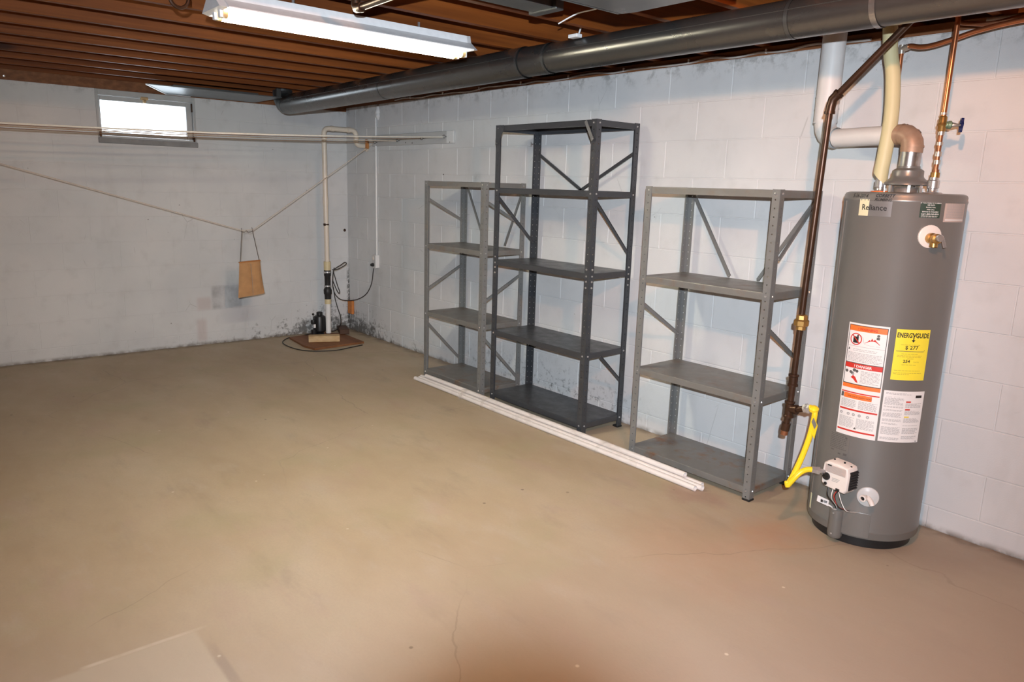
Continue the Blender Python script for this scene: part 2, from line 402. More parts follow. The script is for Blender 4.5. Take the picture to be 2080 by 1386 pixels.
def thing(name, label, cat, loc, group=None):
    o = bpy.data.objects.new(name, None); C.objects.link(o); o.location = loc; o.empty_display_size = .1
    return tag(o, label, cat, group)
def arc(c, a, b, r, n=7):
    """quarter bend: centre c, starts at c+a*r, ends at c+b*r (a, b unit)"""
    c, a, b = Vector(c), Vector(a), Vector(b)
    return [c + (a * math.cos(t) + b * math.sin(t)) * r for t in (PI / 2 * k / n for k in range(n + 1))]
def smoothpath(pts, k=6):
    P = [Vector(p) for p in pts]; P = [P[0]] + P + [P[-1]]; out = []
    for i in range(1, len(P) - 2):
        for j in range(k):
            t = j / k; a, b, c, d = P[i - 1], P[i], P[i + 1], P[i + 2]
            out.append(.5 * ((2 * b) + (c - a) * t + (2 * a - 5 * b + 4 * c - d) * t * t + (3 * b - a - 3 * c + d) * t ** 3))
    out.append(P[-2]); return out

# ================================================================ THE SETTING
LX, LY, TOP, JB = 9.2, -6.8, 2.1315, 2.17      # room length, far side wall, wall top, joist bottoms
ZJ, CH, BL, X0 = .1043, .2032, .4064, 2.629 - 6 * .4064
BTOP = 2.095

def setting(name, mb, mat, **k):
    o = mb.build(name, mat, **k); o['kind'] = 'structure'; return o

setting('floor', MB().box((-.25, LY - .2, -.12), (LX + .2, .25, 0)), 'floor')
ceil_ = setting('ceiling', MB().box((-.25, LY - .2, JB + .235), (LX + .2, .25, JB + .26)), 'joist')

# block walls: a backing (the joints) and every block in front of it as a part
block_cache = {}
def block_mesh(w_, h_, ori):
    key = (round(w_, 3), round(h_, 3), ori)
    if key in block_cache: return block_cache[key]
    mb = MB(); c = .0024; d = .0022 if ori != 'back' else .0014; g = .0019 if ori != 'back' else .0014
    a, b = g, w_ - g; z0, z1 = g, h_ - g
    P = []; F = []
    ring0 = [(a, 0, z0), (b, 0, z0), (b, 0, z1), (a, 0, z1)]
    ring1 = [(a + c, -d, z0 + c), (b - c, -d, z0 + c), (b - c, -d, z1 - c), (a + c, -d, z1 - c)]
    P = ring0 + ring1; F = [(4, 5, 6, 7)] + [(i, (i + 1) % 4, 4 + (i + 1) % 4, 4 + i) for i in range(4)]
    if ori == 'back': P = [(-p[1], p[0], p[2]) for p in P]      # faces +X, runs along +Y
    me = bpy.data.meshes.new('block'); me.from_pydata(P, [], F if ori != 'back' else [f[::-1] for f in F]); me.update()
    bm = bmesh.new(); bm.from_mesh(me)
    want = Vector((0, -1, 0)) if ori != 'back' else Vector((1, 0, 0))
    bm.faces.ensure_lookup_table()
    for f in bm.faces:
        f.normal_update()
        if f.normal.dot(want) < 0: f.normal_flip()
    bm.to_mesh(me); bm.free()
    me.materials.append(M['wall']); block_cache[key] = me; return me
def blocks(wall, ori, u0, u1, top, phase, hole=None):
    for k in range(-1, 11):
        z0 = max(0.0, ZJ + k * CH); z1 = min(top, ZJ + (k + 1) * CH)
        if z1 - z0 < .02: continue
        off = phase + (0 if k % 2 else BL / 2)
        cuts = [u0]; x = off + math.ceil((u0 - off) / BL + 1e-6) * BL
        while x < u1 - 1e-6:
            if x - cuts[-1] > .02: cuts.append(x)
            x += BL
        cuts.append(u1)
        for a, b in zip(cuts, cuts[1:]):
            segs = [(a, b)]
            if hole and z1 > hole[2] + .01 and z0 < hole[3]:
                segs = [(s0, s1) for s0, s1 in ((a, min(b, hole[0])), (max(a, hole[1]), b)) if s1 - s0 > .02]
            for s0, s1 in segs:
                o = bpy.data.objects.new('block', block_mesh(s1 - s0, z1 - z0, ori)); C.objects.link(o); o.parent = wall
                o.location = (s0, .0022, z0) if ori == 'right' else (-.0014, s0, z0)

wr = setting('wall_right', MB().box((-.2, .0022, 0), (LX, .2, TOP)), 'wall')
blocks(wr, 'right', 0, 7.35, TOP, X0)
HOLE = (-2.125, -1.385, 1.732, 2.2)
mb = MB().box((-.2, LY, 0), (-.0014, .0022, HOLE[2])).box((-.2, LY, HOLE[2]), (-.0014, HOLE[0], BTOP)).box((-.2, HOLE[1], HOLE[2]), (-.0014, .0022, BTOP))
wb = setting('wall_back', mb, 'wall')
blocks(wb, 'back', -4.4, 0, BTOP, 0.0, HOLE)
setting('wall_left', MB().box((-.2, LY - .2, 0), (LX, LY, TOP)), 'wall')
setting('wall_front', MB().box((LX, LY - .2, 0), (LX + .2, .2, TOP)), 'wall')

# wooden plates on the walls
setting('trim_1', MB().box((-.19, .0, TOP), (LX, .14, JB)), 'plate')
setting('trim_2', MB().box((-.14, LY, BTOP), (-.0, .0, JB)), 'plate')
setting('trim_3', MB().box((-.19, .155, TOP), (LX, .19, JB + .235)), 'plate')
setting('trim_4', MB().box((-.2, LY, JB), (-.165, .2, JB + .235)), 'plate')
setting('trim_5', MB().box((-.2, LY - .18, TOP), (LX, LY, JB + .235)).box((LX, LY, TOP), (LX + .18, .2, JB + .235)), 'plate')

# floor joists overhead, each one a part of the ceiling
jm = MB().box((-.038, LY, 0), (0, .15, .235), .002)
jo = jm.build('joist', 'joist'); jme = jo.data; bpy.data.objects.remove(jo)
k = -1
while .335 + .3425 * k < LX:
    o = bpy.data.objects.new('joist', jme); C.objects.link(o); o.parent = ceil_
    o.location = (.335 + .3425 * k + random.uniform(-.004, .004), 0, JB + random.uniform(0, .003)); k += 1

# ---- window in the back wall
win = bpy.data.objects.new('window_1', None); C.objects.link(win); win.location = (0, -1.75, 1.73); win['kind'] = 'structure'
y0, y1, z0, z1 = -2.125, -1.385, 1.732, 2.075
f = MB()
for a, b in (((-.1, y0, z0), (.004, y0 + .02, z1)), ((-.1, y1 - .02, z0), (.004, y1, z1)), ((-.1, y0 + .02, z1 - .022), (.004, y1 - .02, z1 + .0195)), ((-.1, y0, z1), (.003, y0 + .02, z1 + .0195)), ((-.1, y1 - .02, z1), (.003, y1, z1 + .0195)), ((-.1, y0 + .02, z0), (.004, y1 - .02, z0 + .016))): f.box(a, b, .002)
f.build('window_frame', 'window_paint', win)
f = MB(); a0, a1, b0, b1 = y0 + .023, y1 - .023, z0 + .019, z1 - .025
for a, b in (((-.06, a0, b0), (-.02, a0 + .012, b1)), ((-.06, a1 - .045, b0), (-.02, a1, b1)), ((-.06, a0 + .012, b1 - .034), (-.02, a1 - .045, b1)), ((-.06, a0 + .012, b0), (-.02, a1 - .045, b0 + .026))): f.box(a, b, .003)
f.build('sash', 'window_paint', win)
MB().box((-.045, a0 + .01, b0 + .02), (-.039, a1 - .04, b1 - .03)).build('pane', 'glass', win)
MB().box((-.03, y0 - .0, z0 - .042), (.018, y1 + .005, z0), .004).build('window_sill', 'window_dirt', win)
MB().box((-.02, -1.80, z1 - .035), (.012, -1.745, z1 - .012), .004).box((-.01, -1.785, z1 - .058), (.018, -1.762, z1 - .034), .004).build('latch', 'block_wood', win)
for yy in (y0 + .018, y1 - .022):
    MB().box((-.02, yy - .008, z0 + .005), (.014, yy + .008, z0 + .045), .003).build('hinge', 'iron', win)
MB().box((-.012, y1 - .032, z1 - .10), (.008, y1 - .024, z1 - .03), .002).build('stay', 'iron', win)

# ================================================================ DUCTWORK AND CEILING FITTINGS
DY, DZ = -.80, 2.09
t = thing('round_duct', 'long round galvanized metal duct hung under joists along the right wall', 'duct', (4.3, DY, DZ))
def duct_z(x): return DZ - (.030 * max(0, (3.55 - x) / 3.2))
def duct_sec(x0, x1, r, name='duct_section'):
    n = max(2, int((x1 - x0) / .3)); path = [(x0 + (x1 - x0) * i / n, DY, duct_z(x0 + (x1 - x0) * i / n)) for i in range(n + 1)]
    return MB().tube(path, r, 40, caps=False).build(name, 'galv', t, smooth=40)
for a, b, r in ((.52, 2.12, .079), (2.10, 3.54, .078), (3.52, 3.74, .0735), (3.72, 5.06, .0705), (5.04, 6.9, .0705), (6.88, LX - .1, .0705)): duct_sec(a, b, r)
for x, r in ((2.11, .0795), (3.53, .0785), (3.73, .0745), (5.05, .0715), (6.89, .0715)):
    MB().tube([(x - .008, DY, duct_z(x)), (x + .008, DY, duct_z(x))], r, 40, caps=False).build('crimped_seam', 'galv_dark', t, smooth=40)
s_ = MB()
for x0_, x1_ in ((.6, 3.5), (3.76, 8.5)):
    s_.tube([(x0_ + (x1_ - x0_) * i / 6, DY - .0765 if x0_ < 1 else DY - .068, duct_z(x0_ + (x1_ - x0_) * i / 6) + .021) for i in range(7)], .0016, 5)
s_.build('lock_seam', 'galv_dark', t)
MB().tube([(5.36 + .011 * math.cos(a) * 0 - .005, DY, DZ) for a in (0,)] + [(5.375, DY, DZ)], .0735, 40, caps=False).build('foil_band', 'bright_duct', t, smooth=40)
# end elbow turning up into the joist bay
e = []; cx = .53
for k in range(7):
    a = PI / 2 * k / 6; e.append((cx - .115 * math.sin(a), DY, duct_z(.5) + .115 - .115 * math.cos(a)))
MB().tube(e, .080, 32, caps=False).build('elbow', 'galv_dark', t, smooth=25)
for k in (2, 4):
    d = Vector(e[k]) - Vector(e[k - 1]); d.normalize(); MB().tube([Vector(e[k]) - d * .005, Vector(e[k]) + d * .005], .083, 32, caps=False).build('crimped_seam', 'galv_dark', t, smooth=40)
for x in (3.96,):
    q = [(x, DY + .074 * math.cos(a), duct_z(x) + .074 * math.sin(a)) for a in (PI * (.62 + 0.1 * i) for i in range(-8, 10))]
    mb_ = MB().tube([(x, DY - .02, JB + .06), (x, DY - .045, JB - .004), (x, DY - .05, JB - .02)], .004, 6)
    mb_.box((x - .03, DY - .085, JB - .022), (x + .03, DY - .05, JB - .006), .002)
    mb_.build('hanger_bracket', 'white_metal', t)

p = MB()
P = [(.60, -1.90, 2.100), (.012, -1.60, 2.100), (.012, -.885, 2.100), (.60, -.885, 2.100)]
Q = [(x, y, 2.107) for x, y, z in P]
p.poly(P + Q, [(0, 1, 2, 3), (4, 7, 6, 5)] + [(i, (i + 1) % 4, 4 + (i + 1) % 4, 4 + i) for i in range(4)])
t = thing('return_air_pan', 'flat galvanized sheet metal pan under the joists above the window', 'duct', (.3, -1.2, 2.10))
p.build('sheet_pan', 'galv_dark', t)
MB().box((.014, -1.58, 2.107), (.12, -.89, JB - .001)).build('boot', 'galv_dark', t)
MB().box((.575, -.925, 2.107), (.595, -.89, JB + .001)).build('hanger', 'galv_dark', t)
MB().bar((.60, -1.905, 2.100), (.010, -1.604, 2.100), .012, .007).build('raw_edge', 'white_metal', t)
MB().bar((.014, -1.604, 2.100), (.014, -1.42, 2.100), .008, .007).build('raw_edge', 'white_metal', t)

t = thing('trunk_duct', 'large flat-bottomed galvanized trunk duct at the top of the picture', 'duct', (5.4, -1.7, 2.05))
p = MB(); x0_, x1_, ya, yb, z0_, z1_ = 4.755, 5.22, -1.95, -1.375, 2.05, JB - .001
p.poly([(x0_, ya, z0_), (x1_, ya, z0_), (x1_, yb - .03, z0_), (x0_ + .045, yb - .03, z0_), (x0_, yb - .045, z0_),
        (x0_, ya, z1_), (x1_, ya, z1_), (x1_, yb - .03, z1_), (x0_ + .045, yb - .03, z1_), (x0_, yb - .045, z1_)],
       [(0, 1, 2, 3, 4), (5, 9, 8, 7, 6)] + [(i, (i + 1) % 5, 5 + (i + 1) % 5, 5 + i) for i in range(5)])
p.build('duct_body', 'galv', t, bevel=.004)
MB().box((x0_ - .012, ya, z0_ + .0), (x0_ + .0, yb - .05, z0_ + .03)).build('drive_cleat', 'galv', t)

t = thing('branch_duct', 'narrow dull metal branch duct between joists beside the trunk duct', 'duct', (4.38, -2, 2.13))
MB().box((4.28, -2.9, 2.125), (4.40, -1.40, 2.169), .003).build('duct_body', 'galv_dark', t)
MB().box((4.26, -1.42, 2.118), (4.42, -1.38, 2.169), .002).build('end_cap', 'galv_dark', t)

# loose nails and a staple showing under the joists
t = thing('loose_wire', 'short bare wire end sticking out below the joist by trunk duct', 'wire', (4.2, -1.3, 2.15))
MB().tube(smoothpath([(4.42, -1.18, JB + .02), (4.40, -1.17, JB - .005), (4.30, -1.19, 2.155), (4.21, -1.21, 2.125)]), .0028, 6).build('wire_strand', 'white_metal', t)

# overhead iron pipe with its elbow and drop
t = thing('overhead_iron_pipe', 'dark iron pipe with an elbow above the shop light', 'pipe', (3.9, -2, 2.12))
MB().tube([(3.9, -1.985, JB + .06), (3.9, -1.985, 2.125)] + [(3.905, -1.985, 2.108), (3.93, -1.987, 2.102)] + [(4.72, -2.01, 2.102)], .0135, 12).build('pipe_run', 'iron', t, smooth=40)
MB().tube([(3.9, -1.985, 2.15), (3.9, -1.985, 2.118), (3.908, -1.985, 2.105), (3.94, -1.987, 2.101), (3.955, -1.987, 2.101)], .0185, 12).build('elbow', 'iron', t, smooth=40)

t = thing('wire_loop', 'loop of dark cable hanging from joist left of shop light', 'cable', (3.42, -2.45, 2.13))
lp = [(3.45, -2.50 + .035 * math.sin(a) , 2.128 - .038 * math.cos(a)) for a in (2 * PI * i / 24 for i in range(-9, 10))]
MB().tube([(3.45, -2.53, JB + .02)] + lp + [(3.45, -2.46, JB + .02)], .007, 8).build('cable_run', 'iron', t, smooth=40)

# ---- shop light
t = thing('shop_light', 'white fluorescent shop light with two lit tubes under joists', 'light', (3.53, -1.8, 2.09))
ly0, ly1 = -2.385, -1.235
prof = [(3.435, 2.079), (3.432, 2.083), (3.485, 2.118), (3.492, 2.150), (3.598, 2.150), (3.606, 2.118), (3.662, 2.083), (3.659, 2.079), (3.604, 2.112), (3.486, 2.112)]
h = MB(); h.quadgrid([[(x, ly0, z) for x, z in prof], [(x, ly1, z) for x, z in prof]], closed=True)
h.build('reflector', 'white_metal', t)
for yy, s in ((ly0, -1), (ly1, 1)):
    q = [(3.435, 2.079), (3.485, 2.118), (3.492, 2.15), (3.598, 2.15), (3.606, 2.118), (3.659, 2.079)]
    e = MB(); b = [(x, yy, z) for x, z in q] + [(x + (.012 if x < 3.5 else -.012), yy + s * .03, z + .004) for x, z in q]
    e.poly(b, [tuple(range(6)), tuple(range(11, 5, -1))] + [(i, (i + 1) % 6, 6 + (i + 1) % 6, 6 + i) for i in range(6)]); e.build('end_cap', 'white_metal', t)
for x in (3.515, 3.578):
    MB().tube([(x, ly0 + .018, 2.071), (x, ly1 - .018, 2.071)], .019, 16).build('fluorescent_tube', 'tube', t, smooth=50)
    for yy, s in ((ly0, 1), (ly1, -1)):
        MB().tube([(x, yy + s * .002, 2.071), (x, yy + s * .02, 2.071)], .0195, 16).build('tube_cap', 'tube_cap', t, smooth=50)
        MB().box((x - .012, yy - .004 - (.006 if s > 0 else 0), 2.054), (x + .012, yy + .01, 2.115), .002).build('lamp_socket', 'white_metal', t)
for yy in (-2.1, -1.5):
    for x in (3.50, 3.59): MB().bar((x, yy, 2.15), (x, yy, JB + .002), .01, .004, up=(1, 0, 0)).build('hanger', 'zinc', t)

# ---- bulb in a porcelain lampholder (over the heater, above the frame)
t = thing('bare_bulb', 'lit bare bulb in a white porcelain lampholder on the joist', 'light', (BULB.x, BULB.y, 2.24))
# moved to the side of the point lamp so that it does not shade it: the lamp sits inside the glowing glass
MB().lathe([(.0, .0), (.05, .0), (.055, .012), (.03, .03), (.022, .045), (.0, .045)], (BULB.x, BULB.y, JB + .075), (0, 0, -1), 24).build('lampholder', 'lampholder', t, smooth=40)
MB().box((5.8165, BULB.y - .045, JB + .075), (6.1195, BULB.y + .045, JB + .11), .002).build('mounting_board', 'plate', t)
tb = NT('bulb_glass'); o_ = tb.t.nodes['Material Output']
tr = tb.n('ShaderNodeBsdfTransparent', {0: (1, .97, .93, 1)}); em = tb.n('ShaderNodeEmission', {0: (1, .75, .5, 1), 1: 6.})
ad = tb.n('ShaderNodeAddShader'); tb.t.links.new(tr.outputs[0], ad.inputs[0]); tb.t.links.new(em.outputs[0], ad.inputs[1]); tb.t.links.new(ad.outputs[0], o_.inputs[0]); tb.t.nodes.remove(tb.b)
MB().lathe([(.012, .045), (.014, .06), (.027, .085), (.030, .105), (.024, .13), (.010, .142), (.0005, .144)], (BULB.x, BULB.y, JB + .075), (0, 0, -1), 24).build('bulb', tb.m, t, smooth=60)

# ================================================================ STEEL RACKS
PITCH = .0381
def flange(mb, h, wdt, frame, zoff=.016):
    """perforated strip; frame maps (u across 0..wdt, z up) to a point"""
    rows = int((h - .012) / PITCH); uc = wdt * .55; r = .0036; half = PITCH / 2
    def add(P, F):
        b = len(mb.v); mb.v += [tuple(frame(u, z)) for u, z in P]; mb.f += [tuple(b + i for i in f) for f in F]
    z = zoff - half + .004
    add([(0, 0), (wdt, 0), (wdt, z), (0, z)], [(0, 1, 2, 3)])
    for i in range(rows):
        c = z + half
        if c + half > h: break
        sq = [(0, z), (uc, z), (wdt, z), (wdt, c), (wdt, z + PITCH), (uc, z + PITCH), (0, z + PITCH), (0, c)]
        ang = [-135, -90, -45, 0, 45, 90, 135, 180]
        ho = [(uc + r * math.cos(math.radians(a)), c + r * math.sin(math.radians(a))) for a in ang]
        add(sq + ho, [(j, (j + 1) % 8, 8 + (j + 1) % 8, 8 + j) for j in range(8)])
        z += PITCH
    add([(0, z), (wdt, z), (wdt, h), (0, h)], [(0, 1, 2, 3)])

def rack(name, label, x0, x1, yf, yb, h, shelves, mat, smat, extra):
    t = thing(name, label, 'shelving', ((x0 + x1) / 2, (yf + yb) / 2, 0), None)
    fw_ = .036; th = .0022
    for cx, sx in ((x0, 1), (x1, -1)):
        for cy, sy in ((yf, 1), (yb, -1)):
            m = MB()
            flange(m, h, fw_, lambda u, z: (cx + sx * u, cy, z))
            flange(m, h, fw_, lambda u, z: (cx, cy + sy * u, z))
            # rolled edge at the free sides and the rounded corner bead
            m.bar((cx + sx * fw_, cy + sy * .003, 0), (cx + sx * fw_, cy + sy * .003, h), .006, .0015, up=(1, 0, 0))
            m.bar((cx + sx * .003, cy + sy * fw_, 0), (cx + sx * .003, cy + sy * fw_, h), .006, .0015, up=(0, 1, 0))
            o = m.build('post', mat, t)
            sd = o.modifiers.new('gauge', 'SOLIDIFY'); sd.thickness = th; sd.offset = 0
            MB().box((cx - .004 if sx > 0 else cx - fw_ - .002, cy - .004 if sy > 0 else cy - fw_ - .002, 0.0),
                     (cx + fw_ + .002 if sx > 0 else cx + .004, cy + fw_ + .002 if sy > 0 else cy + .004, .011), .002).build('foot', 'foot', t)
    g = .0025; a, b, c, d = x0 + g, x1 - g, yf + g, yb - g
    bolts = MB()
    for zt in shelves:
        m = MB(); lip = .034; r = .004
        # pan: top, rounded edge, lip, return flange
        def ring(off, z): return [(a + off, c + off, z), (b - off, c + off, z), (b - off, d - off, z), (a + off, d - off, z)]
        rows = [ring(r, zt), ring(r * .3, zt - r * .3), ring(0, zt - r), ring(0, zt - lip), ring(.012, zt - lip), ring(.012, zt - lip + .006)]
        m.quadgrid(rows, closed=True); m.f.append((0, 1, 2, 3))
        rows = [[(p[0], p[1], p[2] - .0012) for p in ring(r + .001, zt)], [(p[0], p[1], p[2]) for p in ring(.0015, zt - lip + .002)]]
        m.quadgrid(rows, closed=True, flip=True); bb = len(m.v) - 8; m.f.append((bb + 3, bb + 2, bb + 1, bb))
        if (zt > .1): # a hat-section stiffener underneath
            m.box((a + .02, (c + d) / 2 - .02, zt - .014), (b - .02, (c + d) / 2 + .02, zt - .0022))
        me = MB(); me.v = m.v; me.f = m.f
        o = me.build('shelf', smat, t)
        for cx, sx in ((x0, 1), (x1, -1)):
            for cy, sy in ((yf, 1), (yb, -1)):
                for du in (.022,):
                    bolts.lathe([(.0, .0045), (.0045, .0035), (.006, .001), (.006, 0)], (cx + sx * du, cy - sy * .001, zt - .017), (0, -sy, 0), 8)
                    bolts.lathe([(.0, .0045), (.0045, .0035), (.006, .001), (.006, 0)], (cx - sx * .001, cy + sy * du, zt - .017), (-sx, 0, 0), 8)
    extra(t, bolts, mat)
    o = bolts.build('bolts', 'zinc', t); o['kind'] = 'stuff'
    return t
def brace(t, mat, p, q, nrm):
    """angle-iron brace from p to q; nrm points out of its plane"""
    p, q, n = Vector(p), Vector(q), Vector(nrm)
    m = MB(); m.bar(p, q, .0022, .019, up=n.cross(q - p)); 
    s = (q - p).cross(n).normalized() * .0085
    m.bar(p - s, q - s, .009, .002, up=n.cross(q - p))
    for e in (p, q): m.lathe([(.0, .005), (.004, .004), (.0055, .0012), (.0055, 0)], e + n * .001, n, 8)
    m.build('brace', mat, t)
def gusset(t, mat, x, y, z, sx):
    th = .0022; w_, h_ = .078, .118
    if sx > 0:
        m = MB(); P = [(x, y, z), (x + w_, y, z), (x + w_, y, z - .026), (x + .026, y, z - h_), (x, y, z - h_)]
        Q = [(p[0], y - th, p[2]) for p in P]
        m.poly(P + Q, [(0, 1, 2, 3, 4), (9, 8, 7, 6, 5)] + [(i, (i + 1) % 5, 5 + (i + 1) % 5, 5 + i) for i in range(5)])
        for u, v in ((.012, .012), (.062, .012), (.012, .105)): m.lathe([(.0, .005), (.004, .004), (.006, .0012), (.006, 0)], (x + u, y - th, z - v), (0, -1, 0), 8)
        m.build('gusset', mat, t)
    else:
        m = MB(); m.bar((x - .082, y - .004, z - .008), (x - .010, y - .016, z - .112), .020, .003, up=(0, -1, 0))
        for u, v in ((.078, .014), (.014, .106)): m.lathe([(.0, .005), (.004, .004), (.006, .0012), (.006, 0)], (x - u, y - .008 - (.008 if u < .05 else 0), z - v), (0, -1, 0), 8)
        m.build('corner_strap', 'steel_light', t)

# left, grey
AX0, AX1, AF, AB = 2.0, 2.71, -.42, -.06
def exA(t, bolts, mat):
    for X in (AX0 + .004, AX1 - .004):
        n = (1, 0, 0)
        brace(t, mat, (X, AF + .01, 1.355), (X, AB - .015, 1.185), n)
        brace(t, mat, (X, AF + .01, .672), (X, AB - .015, .850), n)
        brace(t, mat, (X, AF + .01, .438), (X, AB - .015, .095), n)
    brace(t, mat, (AX0 + .03, AB - .004, 1.455), (2.265, AB - .004, 1.035), (0, -1, 0))
    brace(t, mat, (AX1 - .03, AB - .004, 1.425), (2.50, AB - .004, 1.035), (0, -1, 0))
rack('steel_rack', 'low light grey four-shelf steel rack, leftmost, nearest the sump pump', AX0, AX1, AF, AB, 1.475, (1.473, 1.022, .516, .066), 'steel_light', 'steel_rust', exA)
# middle, charcoal and tall
BX0, BX1, BF, BB = 2.82, 3.70, -.42, -.065
def exB(t, bolts, mat):
    X = BX0 + .004
    brace(t, mat, (X, BF + .01, 1.398), (X, BB - .015, 1.080), (1, 0, 0))
    X = BX1 - .004
    brace(t, mat, (X, BF + .01, 1.402), (X, BB - .015, 1.062), (1, 0, 0))
    brace(t, mat, (X, -.29, .478), (X, BB - .015, .285), (1, 0, 0))
    brace(t, mat, (BX0 + .02, BB - .004, 1.668), (3.26, BB - .004, 1.438), (0, -1, 0))
    brace(t, mat, (BX1 - .02, BB - .004, 1.668), (3.24, BB - .004, 1.438), (0, -1, 0))
    brace(t, mat, (BX0 + .02, BB - .004, .345), (3.02, BB - .004, .455), (0, -1, 0))
    gusset(t, mat, BX0, BF - .002, 1.828, 1); gusset(t, mat, BX1, BF - .002, 1.828, -1)
    for z in (.93, .895, 1.0):
        for x in (BX0 + .022, BX1 - .022): bolts.lathe([(.0, .0055), (.0045, .0045), (.0065, .001), (.0065, 0)], (x, BF - .001, z), (0, -1, 0), 8)
        for y in (BF + .022, BB - .022): bolts.lathe([(.0, .0055), (.0045, .0045), (.0065, .001), (.0065, 0)], (BX1 + .001, y, z), (1, 0, 0), 8)
    # two long bolts left sticking out sideways near the top
    bolts.tube([(BX0 + .002, BF + .02, 1.735), (BX0 - .032, BF + .02, 1.735)], .0028, 8); bolts.tube([(BX0 - .030, BF + .02, 1.722), (BX0 - .030, BF + .02, 1.748)], .003, 8)
    bolts.tube([(BX0 + .002, BB - .02, 1.735), (BX0 - .045, BB - .02, 1.735)], .0028, 8); bolts.tube([(BX0 - .043, BB - .02, 1.722), (BX0 - .043, BB - .02, 1.748)], .003, 8)
rack('steel_rack', 'tall charcoal five-shelf steel rack standing between the two lower grey racks', BX0, BX1, BF, BB, 1.829, (1.827, 1.442, .978, .508, .082), 'steel_dark', 'steel_dark', exB)
# right, grey
CX0, CX1, CF, CB = 4.075, 4.838, -.42, -.05
def exC(t, bolts, mat):
    X = CX0 + .004; brace(t, mat, (X, CF + .01, .872), (X, CB - .015, .660), (1, 0, 0))
    X = CX1 - .004
    brace(t, mat, (X, CB - .015, 1.452), (X, CF + .05, 1.165), (1, 0, 0)); brace(t, mat, (X, CF + .01, .850), (X, CB - .015, .635), (1, 0, 0))
    brace(t, mat, (CX0 + .03, CB - .004, 1.442), (4.375, CB - .004, 1.02), (0, -1, 0))
    brace(t, mat, (CX1 - .02, CB - .004, 1.442), (4.545, CB - .004, 1.02), (0, -1, 0))
rack('steel_rack', 'low grey four-shelf steel rack beside the water heater, rust-stained bottom shelf', CX0, CX1, CF, CB, 1.475, (1.473, 1.012, .512, .066), 'steel_light', 'steel_rust', exC)

# ================================================================ WHITE TUBES ON THE FLOOR
tubes = [(2.03, 4.600, -.462, .0155, 'white plastic tube lying on the floor, touching the rack feet', 0),
         (2.055, 4.625, -.494, .0155, 'white plastic tube on the floor between its two neighbours in the bundle', .0),
         (2.045, 4.605, -.526, .0155, 'outermost white plastic tube on the floor, furthest from racks', .0),
         (2.12, 4.505, -.478, .0425, 'white plastic tube resting on top of the others, shorter right end', .0)]
for x0_, x1_, y, z, lab, s in tubes:
    m = MB(); n = 8; path = [(x0_ + (x1_ - x0_) * i / n, y + .003 * math.sin(i * 1.3), z) for i in range(n + 1)]
    m.tube(path, .0148, 16, caps=False); m.tube(path, .0125, 16, caps=False)
    b0 = len(m.v) // 2
    N = 16
    for e_ in (0, n):
        m.f += [(e_ * N + k_, e_ * N + (k_ + 1) % N, b0 + e_ * N + (k_ + 1) % N, b0 + e_ * N + k_) for k_ in range(N)]
    tag(m.build('plastic_tube', 'trim_white', smooth=40), lab, 'tube', 'white tubes lying in front of the racks')
m = MB(); rows = []
rnd = random.Random(3)
for i in range(61):
    x = 2.62 + 1.62 * i / 60; row = []
    for k in range(15):
        a = PI * (-.12 + 1.24 * k / 14)
        rr = 1 + rnd.uniform(-.03, .03)
        row.append((x, -.494 + .053 * math.cos(a) * rr, max(.0012, .012 + .050 * math.sin(a) * rr)))
    rows.append(row)
m.quadgrid(rows); tag(m.build('plastic_wrap', 'film', smooth=30), 'crinkled clear plastic wrap around the middle of the white tubes', 'wrap')
for x in (2.66, 2.90, 3.55, 3.95):
    m = MB(); m.quadgrid([[(x + dx + .02 * math.cos(a) * .4, -.495 + .066 * math.cos(a), max(.002, .014 + .052 * math.sin(a))) for a in (PI * (-.1 + 1.2 * k / 12) for k in range(13))] for dx in (0, .028)])
    o = m.build('tape_band', 'film'); tag(o, {2.66: 'leftmost tape band around the white tubes', 2.90: 'tape band on tubes by the left foot of charcoal rack', 3.55: 'tape band on tubes before right foot of charcoal rack', 3.95: 'rightmost tape band around the white tubes'}[x], 'tape', 'tape bands on the tube bundle')

# ================================================================ SUMP CORNER
m = MB(); P = [(.157, -.70), (.56, -.74), (.72, -.71), (.69, -.214), (.25, -.20), (.10, -.33)]
m.poly([(x, y, .0) for x, y in P] + [(x, y, .018) for x, y in P], [tuple(range(5, -1, -1)), tuple(range(6, 12))] + [(i, (i + 1) % 6, 6 + (i + 1) % 6, 6 + i) for i in range(6)])
tag(m.build('plywood_cover', 'ply', bevel=.002), 'reddish brown plywood board lying on floor under the pump pipe', 'board')
m = MB().bar((.085, -.13, .0415), (.30, -.21, .0415), .09, .045, ch=.003); tag(m.build('board_offcut', 'dark_board'), 'dark board scrap behind the white pipe in the corner', 'board')
m = MB().bar((.430, -.635, .046), (.545, -.385, .046), .085, .055, ch=.003)
tag(m.build('wood_block', 'block_wood'), 'pale pine block at the foot of the white pipe', 'block')
tag(MB().box((.02, -.0285, .165), (.112, -.0005, .30), .006).build('corner_brick', 'brick'), 'orange bare brick face low in the room corner', 'brick')

